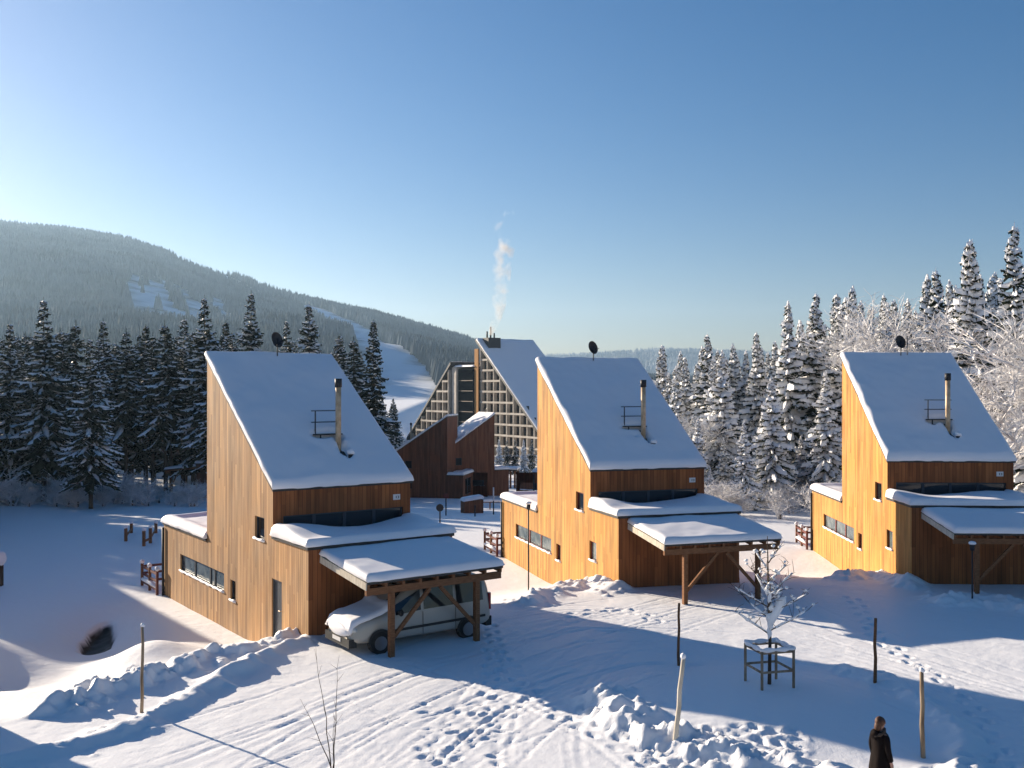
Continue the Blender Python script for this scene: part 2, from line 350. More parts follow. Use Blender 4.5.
for _ in range(18):
    x, y = gp(rr.uniform(400, 520), rr.uniform(700, 765)); prints.append((x, y, rr.uniform(0, 6), rr.uniform(.02, .06)))
for x, y, a, dp in prints:
    i0, i1 = np.searchsorted(gx, [x - .5, x + .5]); j0, j1 = np.searchsorted(gy, [y - .5, y + .5]); xs, ys = GX[j0:j1, i0:i1] - x, GY[j0:j1, i0:i1] - y
    p = xs * math.cos(a) + ys * math.sin(a); q = -xs * math.sin(a) + ys * math.cos(a)
    d = np.sqrt((p / .17) ** 2 + (q / .085) ** 2); GZ[j0:j1, i0:i1] += dp * (-np.exp(-d ** 3) + .4 * np.exp(-((d - 1.5) / .4) ** 2))
# clods thrown up beside the banks
for _ in range(260):
    pts, h, wd, c = rr.choice(BANKS); k = rr.randrange(len(pts)); x = pts[k][0] + rr.gauss(0, wd * .9); y = pts[k][1] + rr.gauss(0, wd * .9); s = rr.uniform(.05, .13)
    i0, i1 = np.searchsorted(gx, [x - .7, x + .7]); j0, j1 = np.searchsorted(gy, [y - .7, y + .7]); xs, ys = GX[j0:j1, i0:i1] - x, GY[j0:j1, i0:i1] - y
    GZ[j0:j1, i0:i1] += s * .6 * np.exp(-((xs ** 2 * rr.uniform(.5, 1.5) + ys ** 2) / s ** 2) ** 2)
bare = 1.0 * np.exp(-(((GX + 14.6) * .9 + (GY - 35) * .25) / .6) ** 2 - ((GY - 35.4) / 3.0) ** 2) + .3 * fbm(GX * 1.1, GY * .9, 77, 2) * (np.hypot(GX + 14.5, GY - 35.4) < 4)
bm_ = ss(bare, .42, .72); GZ = GZ - bm_ * (.3 + .1 * fbm(GX * 3.5, GY * 2.0, 78, 3))
V = np.stack([GX, GY, GZ], -1).reshape(-1, 3)
gme = np_mesh('snow_ground', V, gridfaces(len(gy), len(gx)), [])
at_ = gme.attributes.new('bare', 'FLOAT', 'POINT'); at_.data.foreach_set('value', (ss(bm_ + .3 * fbm(GX * 3, GY * 1.5, 79, 2), .4, .7)).astype(np.float32).ravel())
mg = snow_mat('ground snow', .45, 3.0, 26., .045)
an = N(mg, 'ShaderNodeAttribute', attribute_name='bare'); mx = N(mg, 'ShaderNodeMix', data_type='RGBA'); mx.inputs[6].default_value = (.87, .865, .875, 1); mx.inputs[7].default_value = (.02, .017, .014, 1)
LK(mg, an.outputs['Fac'], mx.inputs[0]); LK(mg, mx.outputs[2], B(mg).inputs['Base Color'])
gme.materials.append(mg)
tag(link('snow_ground', gme), kind='structure')

# ------------------------------------------------------------------ far hills, ski run and forest on them
def crest(X):   # crest height of the left mountain by world X at 2400 m
    px = 512 + F * X / 2400.
    py = np.interp(px, [-900, -300, -80, 0, 60, 125, 160, 200, 245, 272, 330, 372, 420, 470, 520, 560, 640, 800, 1100, 2000], [292, 222, 212, 212, 220, 232, 244, 259, 273, 282, 294, 303, 318, 333, 352, 362, 372, 380, 384, 386])
    return (HOR - py) * 2400 / F
def hill_z(X, Y):
    s = np.clip((Y - 480) / (2400 - 480), 0, 1.6)
    prof = np.where(s < 1, s ** 1.15, 1 - .8 * (s - 1))
    k = crest(X * 2400 / np.clip(Y, 1500, 2600))
    z = k * prof + 85 * fbm(X * .0018, Y * .0018, 51, 4) * np.clip(s * 2, 0, 1) * np.clip(1.25 - s, .1, 1) * np.clip(k / 200, 0, 1)
    return z - 16
hx = np.arange(-3600, 2601, 28.); hy = np.arange(430, 3300, 28.)
HX, HY = np.meshgrid(hx, hy); HZ = hill_z(HX, HY) + 3 * fbm(HX * .02, HY * .02, 52, 2)
hme = np_mesh('mountain', np.stack([HX, HY, HZ], -1).reshape(-1, 3), gridfaces(len(hy), len(hx)), [])
def hit(px, py):
    Y = 500.
    while Y < 3200:
        X = (px - 512) / F * Y; z = CAMZ + (HOR - py) / F * Y
        if z < float(hill_z(np.array([X]), np.array([Y]))[0]): return X, Y
        Y += 6
    return X, 2400
run = [hit(266, 286), hit(290, 296), hit(315, 308), hit(340, 321), hit(362, 331), hit(382, 345), hit(395, 362), hit(402, 385), hit(407, 415), hit(410, 440)]
run = [(x, y) for x, y in run]
runw = [20, 26, 30, 30, 26, 32, 36, 32, 28, 26]
def run_mask(X, Y, grow=0):
    m = np.zeros(X.shape)
    for (a, b, wa, wb) in zip(run[:-1], run[1:], runw[:-1], runw[1:]):
        d, t = dpoly(X, Y, [a, b]); L = math.hypot(b[0] - a[0], b[1] - a[1]) or 1; ww = wa + (wb - wa) * t / L
        m = np.maximum(m, ss(-d, -ww * 1.2 - grow, -ww * .8 - grow))
    return m
patch = [(hit(146, 290), hit(160, 318), 44), (hit(165, 282), hit(200, 322), 60), (hit(195, 290), hit(225, 322), 40), (hit(470, 345), hit(520, 352), 60)]
def patch_mask(X, Y):
    m = np.zeros(X.shape)
    for a, b, ww in patch[:3]:
        d, t = dpoly(X, Y, [a, b]); m = np.maximum(m, ss(-d + 30 * fbm(X * .02, Y * .02, 8, 3), -ww * 1.3, -ww * .7) * ss(fbm(X * .045 + Y * .02, Y * .006 - X * .004, 18, 3), -.22, -.02))
    return m
xa = hme.attributes.new('clear', 'FLOAT', 'POINT')
# finer masks: subdivide near the run by using a second, denser strip laid on the hill
xa.data.foreach_set('value', np.maximum(run_mask(HX, HY), .8 * patch_mask(HX, HY)).astype(np.float32).ravel())
mh = mat('wooded slope', (.1, .1, .1), .95, 0, .05)
a1 = N(mh, 'ShaderNodeAttribute', attribute_name='clear'); tc = N(mh, 'ShaderNodeTexCoord')
n1 = N(mh, 'ShaderNodeTexNoise'); n1.inputs['Scale'].default_value = .05; n1.inputs['Detail'].default_value = 6; LK(mh, tc.outputs['Object'], n1.inputs['Vector'])
rp = N(mh, 'ShaderNodeValToRGB'); rp.color_ramp.elements[0].position = .42; rp.color_ramp.elements[0].color = (.05, .055, .055, 1); rp.color_ramp.elements[1].position = .75; rp.color_ramp.elements[1].color = (.42, .44, .46, 1)
LK(mh, n1.outputs['Fac'], rp.inputs[0])
mx = N(mh, 'ShaderNodeMix', data_type='RGBA'); mx.inputs[7].default_value = (.84, .86, .9, 1); LK(mh, a1.outputs['Fac'], mx.inputs[0]); LK(mh, rp.outputs[0], mx.inputs[6]); LK(mh, mx.outputs[2], B(mh).inputs['Base Color'])
hme.materials.append(mh); tag(link('mountain', hme), kind='structure')
# distant hill on the right
def hill2_z(X, Y):
    py = np.interp(512 + F * X / 4600., [-200, 300, 520, 560, 610, 650, 700, 760, 900, 1100, 1500], [380, 372, 356, 353, 350, 347, 347, 350, 356, 352, 360])
    s = np.clip((Y - 3000) / 1600, 0, 1.4); return (HOR - py) * 4600 / F * np.where(s < 1, s, 1 - .6 * (s - 1)) + 12 * fbm(X * .002, Y * .002, 61, 4) - 8
h2x = np.arange(-3000, 5001, 50.); h2y = np.arange(2600, 5300, 50.); A_, B_ = np.meshgrid(h2x, h2y)
h2 = np_mesh('far_hill', np.stack([A_, B_, hill2_z(A_, B_)], -1).reshape(-1, 3), gridfaces(len(h2y), len(h2x)), [])
m2 = noisy(mat('frosted far slope', rough=.95, spec=.05), (.10, .11, .12), (.55, .56, .58), .004, 6)
h2.materials.append(m2); tag(link('far_hill', h2), kind='structure')
# the wood that covers them: one mass
rs = np.random.RandomState(8)
def cones(n, xr, yr, zf, clearf, hh, seed):
    rs = np.random.RandomState(seed); th = rs.uniform(xr[0], xr[1], n); Y = np.sqrt(rs.uniform(yr[0] ** 2, yr[1] ** 2, n)); X = th * Y
    k = clearf(X, Y) < .5; X, Y = X[k], Y[k]; dens = fbm(X * .006, Y * .006, 71, 3); k = dens + rs.rand(len(X)) * .9 > .0; X, Y = X[k], Y[k]
    Z = zf(X, Y) - 2; h = rs.uniform(*hh, len(X)); r = h * rs.uniform(.16, .24, len(X)); m = 5
    an = np.arange(m) * 2 * np.pi / m; ring = np.stack([X[:, None] + r[:, None] * np.cos(an + X[:, None]), Y[:, None] + r[:, None] * np.sin(an + X[:, None]), np.repeat(Z[:, None], m, 1) + h[:, None] * .12], -1)
    top = np.stack([X, Y, Z + h], -1)[:, None]; Vv = np.concatenate([ring, top], 1).reshape(-1, 3); b = np.arange(len(X))[:, None] * 6
    f = np.stack([np.stack([b[:, 0] + j, b[:, 0] + (j + 1) % m, b[:, 0] + 5], -1) for j in range(m)], 1).reshape(-1, 3); return Vv, f
V1, F1 = cones(95000, (-.62, .22), (800, 2560), hill_z, lambda X, Y: np.max([run_mask(X * (1 + q / Y), Y + q, 1) for q in (0, 25, 50, 75, 100, 125)] + [patch_mask(X * (1 + q / Y), Y + q) for q in (0, 35)], axis=0), (14, 26), 9)
V2, F2 = cones(16000, (-.05, .45), (3300, 4700), hill2_z, lambda X, Y: np.zeros(X.shape), (16, 26), 10)
mf = noisy(mat('frosted far spruces', rough=.9, spec=.05), (.018, .026, .03), (.12, .15, .175), .012, 6)
fo = link('hillside_forest', np_mesh('hillside_forest', V1, F1, [mf], smooth=False))
mf2 = noisy(mat('hoary far spruces', rough=.9, spec=.05), (.16, .19, .22), (.5, .53, .56), .004, 5)
tag(link('frosted_far_forest', np_mesh('frosted_far_forest', V2, F2, [mf2], smooth=False)), 'hoary white forest on the low hill behind the middle house', 'forest', kind='stuff')
tag(fo, 'dark frosted conifer forest covering the mountain slopes at left', 'forest', kind='stuff')

# ------------------------------------------------------------------ snow caps
def snow_cap(u0, u1, v0, v1, zf, t=.3, r=.22, seed=0, wob=.05, hf=None, over=.06, step=.09, name='snow'):
    """a blanket of snow on a rectangle; zf gives the surface below it, edges rounded and a little ragged"""
    u0 -= over; u1 += over; v0 -= over; v1 += over
    nu = max(8, int((u1 - u0) / step)); nv = max(8, int((v1 - v0) / step)); U, Vv = np.meshgrid(np.linspace(0, 1, nu), np.linspace(0, 1, nv))
    ease = lambda q: q + .35 * np.sin(2 * np.pi * q) / (2 * np.pi) * -1 * 0 + (q - .5) * 0
    # crowd samples towards the edges
    U = .5 - .5 * np.cos(np.pi * U) * .5 - .25 * (1 - 2 * U); Vv = .5 - .5 * np.cos(np.pi * Vv) * .5 - .25 * (1 - 2 * Vv)
    X = u0 + (u1 - u0) * U; Y = v0 + (v1 - v0) * Vv
    d = np.minimum(np.minimum(X - u0, u1 - X), np.minimum(Y - v0, v1 - Y)); rg = r * (1 + .5 * fbm(X * 1.7, Y * 1.7, seed + 5, 2)); k = np.clip(d / rg, 0, 1)
    h = t * (hf(X, Y) if hf is not None else 1) * np.sqrt(1 - (1 - k) ** 2 + 1e-9) * .8 + t * .2
    Z = zf(X, Y) + h + wob * fbm(X * .9, Y * .9, seed, 3) * k
    jag = .05 * fbm(X * 2.2, Y * 2.2, seed + 9, 2) * (k < .01)
    top = np.stack([X + jag, Y + jag, Z], -1)
    e = [(0, i) for i in range(nu)] + [(j, nu - 1) for j in range(1, nv)] + [(nv - 1, i) for i in range(nu - 2, -1, -1)] + [(j, 0) for j in range(nv - 2, 0, -1)]
    low = np.array([[top[a, b, 0], top[a, b, 1], zf(X[a:a+1, b:b+1], Y[a:a+1, b:b+1])[0, 0] + .004] for a, b in e]); ctr = low.mean(0)
    low[:, 0] += (ctr[0] - low[:, 0]) * .012; low[:, 1] += (ctr[1] - low[:, 1]) * .012
    V = np.concatenate([top.reshape(-1, 3), low]); Fq = gridfaces(nv, nu); n0 = nu * nv; L = len(e); idx = np.array([a * nu + b for a, b in e])
    sk = np.array([[n0 + i, n0 + (i + 1) % L, idx[(i + 1) % L], idx[i]] for i in range(L)])
    return np_mesh(name, V, np.concatenate([Fq, sk]), [M['roofsnow']])

# ------------------------------------------------------------------ timber houses
W, V1_, V2_, V3_, ZE, ZR, ZL, ZF, ZB = 5.03, 2.79, 9.27, 14.8, 4.68, 9.0, 2.22, 3.12, -1.9
SL = (ZR - ZE) / (V2_ - V1_)
DZ = .8
def cells(mb, smap, s_rng, z_rng, holes, inward, depth=.13):
    ss_ = sorted(set([s_rng[0], s_rng[1]] + [h[k] for h in holes for k in (0, 1)])); zz = sorted(set([z_rng[0], z_rng[1]] + [h[k] for h in holes for k in (2, 3)]))
    for a, b in zip(ss_[:-1], ss_[1:]):
        for c, d in zip(zz[:-1], zz[1:]):
            if any(h[0] <= (a + b) / 2 <= h[1] and h[2] <= (c + d) / 2 <= h[3] for h in holes): continue
            mb.face([smap(a, c, 0), smap(b, c, 0), smap(b, d, 0), smap(a, d, 0)], [(a, c), (b, c), (b, d), (a, d)])
    for a, b, c, d in holes:
        for p, q in (((a, c), (b, c)), ((b, c), (b, d)), ((b, d), (a, d)), ((a, d), (a, c))):
            mb.face([smap(*p, 0), smap(*q, 0), smap(*q, depth), smap(*p, depth)], [p, q, q, p])
def window(parent, smap, h, frame, panes=1, sill=True, mull=None, glass=None):
    a, b, c, d = h; w_ = .05; mb = MB()
    def bar(p, q, r_, t): # box in wall plane
        P = [smap(p, r_, .07), smap(q, r_, .07), smap(q, t, .07), smap(p, t, .07)]; Q = [smap(p, r_, .13), smap(q, r_, .13), smap(q, t, .13), smap(p, t, .13)]
        mb.face(P); mb.face(Q[::-1])
        for k in range(4): mb.face([P[k], P[(k + 1) % 4], Q[(k + 1) % 4], Q[k]])
    bar(a, a + w_, c, d); bar(b - w_, b, c, d); bar(a + w_, b - w_, c, c + w_); bar(a + w_, b - w_, d - w_, d)
    mull = mull or [a + (b - a) * k / panes for k in range(1, panes)]
    for x in mull: bar(x - .06, x + .06, c + w_, d - w_)
    f = mb.build('window', frame, parent, loc=(0, 0, DZ))
    xs = [a + w_] + sum([[x - .06, x + .06] for x in mull], []) + [b - w_]
    for k in range(0, len(xs), 2):
        g = MB(); g.face([smap(xs[k], c + w_, .1), smap(xs[k + 1], c + w_, .1), smap(xs[k + 1], d - w_, .1), smap(xs[k], d - w_, .1)])
        g.face([smap(xs[k], c + w_, .106), smap(xs[k], d - w_, .106), smap(xs[k + 1], d - w_, .106), smap(xs[k + 1], c + w_, .106)])
        g.build('pane', glass[(k // 2) % len(glass)] if glass else M['glass'], f)
    if sill:
        s = MB(); n = max(3, int((b - a) / .2)); pts = [smap(a - .04 + (b - a + .08) * k / n, c + .02 + .012 * math.sin(k * 2.1), -.015) for k in range(n + 1)]
        s.tube(pts, [.045 + .012 * math.sin(k * 1.7) for k in range(n + 1)], 8); s.build('sill_snow', M['roofsnow'], f, True)
    return f
def house(loc, a, label, group='timber houses with mono pitch roofs', skin='wood_orange', frame='redframe', door=False, carport=True, seed=0, V3_=14.8):
    root = thing('timber_house', (loc[0], loc[1], loc[2] - DZ), -a, label, 'house', group)
    L = (0, 0, DZ); side = M[skin]
    gl = lambda s, z, d: (d, s, z)              # near gable, plane u=0
    gr = lambda s, z, d: (W - d, s, z)          # far gable
    fr = lambda s, z, d: (s, V1_ + d, z)        # upper front
    ff = lambda s, z, d: (s, d, z)              # lower front
    strip = (7.38, 12.55, .62, 1.3); small = (6.2, 6.74, .47, 1.2); up = (3.52, 4.37, 2.93, 3.7)
    low = (2.05, 2.87, -.2, 1.85) if door else (2.15, 2.88, 1.13, 1.9)
    mb = MB()
    cells(mb, gl, (0, V1_), (ZB, ZF), [], 1) if False else None
    cells(mb, gl, (0, 3.2), (ZB, ZF), [low], 1)
    cells(mb, gl, (3.2, V2_), (ZB, ZE), [small, up], 1) if False else None
    # gable plane: low part under ZF, then the band up to the eave, then the slope
    cells(mb, gl, (3.2, 7.1), (ZB, ZF - .35), [small], 1)
    cells(mb, gl, (3.2, 7.1), (ZF - .35, ZE), [(3.52, 4.37, 2.93, 3.7)], 1)
    cells(mb, gl, (V1_, 3.2), (ZF, ZE), [], 1)
    cells(mb, gl, (7.1, 13.0), (ZB, ZL), [strip], 1); cells(mb, gl, (13.0, V3_), (ZB, ZL), [], 1)
    cells(mb, gl, (7.1, V2_), (ZL, ZE), [], 1)
    mb.face([(0, V1_, ZE), (0, V2_, ZE), (0, V2_, ZR)], [(V1_, ZE), (V2_, ZE), (V2_, ZR)])
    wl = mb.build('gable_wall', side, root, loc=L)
    mb = MB()
    rw = [(4.2, 5.0, .6, 1.9), (4.2, 5.0, 3.0, 3.9)]
    cells(mb, gr, (0, V1_), (ZB, ZF), [], 1); cells(mb, gr, (V1_, V2_), (ZB, 2.5), [rw[0]], 1); cells(mb, gr, (V1_, V2_), (2.5, ZE), [rw[1]], 1); cells(mb, gr, (V2_, V3_), (ZB, ZL), [], 1)
    mb.face([(W, V1_, ZE), (W, V2_, ZE), (W, V2_, ZR)], [(V1_, ZE), (V2_, ZE), (V2_, ZR)])
    mb.build('far_gable_wall', M['wood_dark'] if skin == 'wood_dark' else side, root, loc=L)
    mb = MB()
    clere = (.35, 4.75, 3.22, 3.82)
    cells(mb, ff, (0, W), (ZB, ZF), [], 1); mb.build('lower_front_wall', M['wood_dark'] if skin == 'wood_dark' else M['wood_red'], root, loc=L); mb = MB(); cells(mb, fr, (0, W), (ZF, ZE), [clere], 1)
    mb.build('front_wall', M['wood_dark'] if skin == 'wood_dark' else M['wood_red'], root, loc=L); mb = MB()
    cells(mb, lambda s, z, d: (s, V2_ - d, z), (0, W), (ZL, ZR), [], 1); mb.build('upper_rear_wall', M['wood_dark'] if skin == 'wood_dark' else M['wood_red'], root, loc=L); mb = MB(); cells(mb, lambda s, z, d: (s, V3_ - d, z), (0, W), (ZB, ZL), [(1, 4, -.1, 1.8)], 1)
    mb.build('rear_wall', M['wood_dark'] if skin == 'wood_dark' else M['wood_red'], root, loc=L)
    # windows
    sg = [M['curtain'], M['curtain'], M['curtain']] if not skin == 'wood_dark' else None
    window(root, gl, strip, M[frame], mull=[8.95, 10.6] if frame == 'redframe' else [8.6, 9.1, 10.9], glass=sg)
    window(root, gl, small, M[frame]); window(root, gl, up, M[frame])
    for h in rw: window(root, gr, h, M[frame], sill=False)
    if door:
        d = MB(); d.face([(.08, low[0], low[2]), (.08, low[1], low[2]), (.08, low[1], low[3]), (.08, low[0], low[3])]); d.box((.04, low[0], low[2]), (.08, low[0] + .06, low[3])); d.box((.04, low[1] - .06, low[2]), (.08, low[1], low[3])); d.box((.04, low[0] + .06, low[3] - .06), (.08, low[1] - .06, low[3]))
        dd = d.build('door', M['door'], root, loc=L); h = MB(); h.tube([(.0, low[0] + .14, .9), (.0, low[0] + .26, .9)], .015, 6); h.beam((.0, low[0] + .14, .9), (.08, low[0] + .14, .9), .02, .02); h.build('handle', M['steel'], dd)
    else: window(root, gl, low, M[frame], glass=[M['curtain']])
    window(root, fr, clere, M['blueframe'], panes=4, sill=False)
    window(root, lambda s, z, d: (s, V3_ - d, z), (1, 4, -.1, 1.8), M[frame], panes=2, sill=False)
    # roof slab and its snow
    zr = lambda u, v: ZE + (np.asarray(v, float) - V1_) * SL + .02
    v0, v1 = V1_ - .1, V2_ + .05; mb = MB(); u0, u1 = -.05, W + .05; t = .07
    P = [(u, v, float(zr(u, v)) + dz) for dz in (0, t) for u, v in ((u0, v0), (u1, v0), (u1, v1), (u0, v1))]
    for q in ((3, 2, 1, 0), (4, 5, 6, 7), (0, 1, 5, 4), (1, 2, 6, 5), (2, 3, 7, 6), (3, 0, 4, 7)): mb.face([P[k] for k in q])
    rf = mb.build('roof', M['trim'], root, loc=L)
    def hf(X, Y):
        hole = np.exp(-((X - 3.08) / .16) ** 2 - ((Y - 4.15) / .55) ** 2) + 1.1 * np.exp(-((X - 2.72) / .5) ** 4 - ((Y - 4.72) / .16) ** 2) + .5 * fbm(X * 4, Y * 4, seed, 2) * (np.hypot(X - 2.9, Y - 4.5) < .9); return 1 - 1.7 * ss(hole, .15, .9)
    link('roof_snow', snow_cap(u0, u1, v0, v1, lambda u, v: zr(u, v) + t, .28, .18, seed, .09, hf, .03, .06), rf)
    # low roofs
    mb = MB(); mb.box((-.05, -.05, ZF + .003), (W + .05, V1_ - .003, ZF + .1)); f2 = mb.build('low_front_roof', M['trim'], root, loc=L)
    def hw(X, Y): return 1 + .4 * np.sin(X * 1.3 + seed) * ss(Y, .3, 2.2) + .5 * np.exp(-((X - .3) / .9) ** 2) * ss(Y, .6, 2) - .55 * np.exp(-((Y - V1_) / .35) ** 2) * (np.abs(X - 2.4) < 2.2) + .35 * np.exp(-((X - 4.8) / .6) ** 2) * ss(Y, .8, 2.2)
    link('roof_snow', snow_cap(-.05, W + .05, -.05, V1_ - .06, lambda u, v: 0 * u + ZF + .1, .25, .17, seed + 3, .05, hw), f2)
    mb = MB(); mb.box((-.05, V2_ + .003, ZL + .003), (W + .05, V3_ + .05, ZL + .09)); f3 = mb.build('low_rear_roof', M['trim'], root, loc=L)
    def hp(X, Y):
        d = np.minimum(np.minimum(X, W - X), V3_ - Y); return .75 + .75 * np.exp(-((d - .2) / .28) ** 2)
    link('roof_snow', snow_cap(-.05, W + .05, V2_ + .05, V3_ + .05, lambda u, v: 0 * u + ZL + .09, .24, .15, seed + 4, .05, hp), f3)
    # down pipe at the rear corner
    mb = MB(); mb.tube([(-.07, V3_ - .12, ZB + .6), (-.07, V3_ - .12, ZL - .1)], .055, 8); mb.build('down_pipe', M['dark'], root, True, loc=L)
    # flue, walkway rail, vent
    zs = float(zr(0, 4.3)) + t
    mb = MB(); mb.tube([(3.0, 4.3, zs - .1), (3.0, 4.3, 8.0)], .1, 14); fl = mb.build('flue', M['steel'], root, True, loc=L)
    mb = MB(); mb.tube([(3, 4.3, 7.98), (3, 4.3, 8.28)], [.125, .125], 14); mb.build('flue_cap', M['dark'], fl, True)
    mb = MB(); y0 = 4.78; zw = float(zr(0, y0)) + t + .2
    mb.box((2.28, y0 - .16, zw), (3.32, y0 + .16, zw + .04))
    for x in (2.4, 3.26): mb.beam((x, y0 + .12, zw - .3), (x, y0 + .12, zw + .85), .035, .035)
    for z in (.45, .85): mb.beam((2.25, y0 + .12, zw + z), (3.38, y0 + .12, zw + z), .035, .035)
    mb.beam((2.5, y0 - .1, zw - .35), (2.5, y0 - .1, zw), .04, .04); mb.beam((3.2, y0 - .1, zw - .35), (3.2, y0 - .1, zw), .04, .04)
    mb.box((2.35, y0 + .2, zw - .5), (3.3, y0 + .62, zw + .1)); mb.build('roof_walkway', M['dark'], root, loc=L)
    mb = MB()
    for k in range(9): mb.blob((2.3 + .12 * k + .03 * math.sin(k * 5), y0 + .42 + .05 * math.sin(k * 2.3), zw + .13), (.13, .22, .07 + .03 * math.sin(k * 3.1)), k, .4, 8, 6)
    mb.build('walkway_snow', M['roofsnow'], root, True, loc=L)
    mb = MB(); zv = float(zr(0, 3.75)) + t; mb.tube([(3.2, 3.72, zv), (3.2, 3.72, zv + .24)], .09, 10); vt = mb.build('vent_pipe', M['dark'], root, True, loc=L)
    mb = MB(); mb.blob((3.22, 3.78, zv + .32), (.14, .16, .12), seed); mb.build('vent_snow', M['roofsnow'], vt, True)
    # dish on the ridge
    zd = float(zr(0, 9.0)) + t
    mb = MB(); mb.tube([(2.65, 9.0, zd - .1), (2.65, 9.0, zd + .95)], .025, 8); mb.beam((2.65, 9, zd + .75), (2.78, 8.62, zd + .85), .02, .02); ms = mb.build('dish_mast', M['dark'], root, True, loc=L)
    mb = MB(); c = Vector((2.65, 9.05, zd + .9)); ax = Vector((.35, -.9, .28)).normalized(); e1 = ax.cross(Vector((0, 0, 1))).normalized(); e2 = e1.cross(ax)
    rings = [(0, -.07), (.12, -.055), (.22, -.02), (.29, .02)]
    for (r0, d0), (r1, d1) in zip(rings[:-1], rings[1:]):
        for k in range(16):
            t0, t1 = 2 * math.pi * k / 16, 2 * math.pi * (k + 1) / 16
            q = lambda r_, d_, t_: c + e1 * r_ * math.cos(t_) + e2 * r_ * 1.1 * math.sin(t_) + ax * d_
            mb.face([q(r0, d0, t0), q(r1, d1, t0), q(r1, d1, t1), q(r0, d0, t1)])
    mb.build('satellite_dish', M['dark'], ms, True)
    # house number plate
    mb = MB(); mb.box((4.35, V1_ - .02, 4.08), (4.62, V1_ - .002, 4.27)); pl = mb.build('number_plate', M['plate'], root, loc=L)
    mb = MB(); mb.box((4.45, V1_ - .026, 4.13), (4.475, V1_ - .021, 4.22)); mb.box((4.5, V1_ - .026, 4.13), (4.57, V1_ - .021, 4.145)); mb.box((4.5, V1_ - .026, 4.2), (4.57, V1_ - .021, 4.215)); mb.box((4.545, V1_ - .026, 4.145), (4.57, V1_ - .021, 4.2)); mb.build('numeral', M['dark'], pl)
    if carport:
        zc = lambda u, v: 2.88 + .11 * np.asarray(v, float)
        c0, c1, w0, w1 = .38, 4.92, -3.08, -.01; mb = MB(); t = .07
        P = [(u, v, float(zc(u, v)) + dz) for dz in (0, t) for u, v in ((c0, w0), (c1, w0), (c1, w1), (c0, w1))]
        for q in ((3, 2, 1, 0), (4, 5, 6, 7), (0, 1, 5, 4), (1, 2, 6, 5), (2, 3, 7, 6), (3, 0, 4, 7)): mb.face([P[k] for k in q])
        cp = mb.build('carport_roof', M['trim'], root, loc=L)
        link('carport_snow', snow_cap(c0, c1, w0, w1, lambda u, v: zc(u, v) + t, .22, .18, seed + 7, .05, None, .04), cp)
        for k in range(9):
            u = c0 + .06 + (c1 - c0 - .12) * k / 8; mb = MB(); mb.beam((u, w1, float(zc(0, w1)) - .065), (u, w0 + .03, float(zc(0, w0 + .03)) - .065), .07, .125); mb.build('rafter', M['timber'], cp)
        mb = MB(); zb = float(zc(0, -2.95)) - .13; mb.beam((c0 + .02, -2.95, zb - .1), (c1 - .02, -2.95, zb - .1), .12, .2); mb.build('front_beam', M['timber'], cp)
        mb = MB(); mb.beam((c0 - .025, w1 - .05, float(zc(0, w1)) - .05), (c0 - .025, w0, float(zc(0, w0)) - .05), .035, .2); mb.build('side_fascia', M['wood_tan'] if False else M['birch'], cp)
        for u in (1.2, 4.05):
            mb = MB(); mb.box((u - .075, -3.02, -.5), (u + .075, -2.87, zb - .2)); mb.build('post', M['timber'], cp)
        for u, s in ((1.2, 1), (4.05, -1)):
            mb = MB(); mb.beam((u + s * .06, -2.945, .95), (u + s * 1.25, -2.945, zb - .22), .09, .1); mb.build('brace', M['timber'], cp)
    return root
def railing(root_loc, a, label):
    A = Vector((math.cos(a), -math.sin(a), 0)); Bv = Vector((math.sin(a), math.cos(a), 0)); p = Vector(root_loc) + Bv * V3_ - A * .25
    z = ground_z(*(p + Bv * 1.2)[:2]); t = thing('terrace_railing', (p.x, p.y, z), -a, label, 'railing', 'terrace railings')
    for k, (x, y) in enumerate(((0, .1), (0, 1.2), (0, 2.4), (1.2, 2.4))):
        mb = MB(); mb.box((x - .05, y - .05, -.4), (x + .05, y + .05, 1.0)); q = mb.build('post', M['timber'] if k else M['rust'], t)
        mb = MB(); mb.blob((x, y, 1.06), (.1, .1, .1), k); mb.build('post_snow', M['roofsnow'], q, True)
    for z_ in (.2, .55, .85):
        mb = MB(); mb.beam((0, .15, z_), (0, 2.35, z_), .04, .1); mb.beam((.05, 2.4, z_), (1.15, 2.4, z_), .04, .1); mb.build('rail', M['rust'], t)
    mb = MB(); mb.tube([(0, .2, .3), (0, 1.2, .34), (0, 2.35, .3)], [.07, .1, .07], 8); mb.build('rail_snow', M['roofsnow'], t, True)
H1 = (-6.063, 29.672, 0.); H2 = (3.936, 36.8, 0.); H3 = (15.163, 37.799, .283)
house(H1, -.614, 'nearest timber house in weathered tan boards with a van under its carport', skin='wood_tan', frame='blueframe', door=True, seed=1)
hh2 = house(H2, -.304, 'middle honey coloured timber house with an empty carport behind the young tree', seed=2)
h3 = house(H3, .046, 'rightmost timber house, cut off by the right edge of the picture', seed=3)
mb = MB(); mb.tube([(2.95, 9.02, 8.9), (2.95, 9.02, 10.1)], .02, 6); mb.beam((2.7, 9.02, 9.95), (3.2, 9.02, 9.95), .02, .02); mb.beam((2.78, 9.02, 9.7), (3.12, 9.02, 9.7), .02, .02); mb.build('antenna', M['dark'], h3, loc=(0, 0, DZ))
g = MB(); g.blob((.9, 5.6, ZE + (5.6 - V1_) * SL + .3), (.5, .3, .12), 3, .5, 12, 8)
railing(H1, -.614, 'low wooden terrace railing at the rear corner of the nearest tan house')
railing(H2, -.304, 'snowy red terrace railing at the rear corner of the middle timber house')
railing(H3, .046, 'terrace railing at the rear corner of the rightmost timber house')
house((-17.3, 20.6, 0), -.92, 'timber house standing just outside the left edge of the picture', carport=False, seed=4)
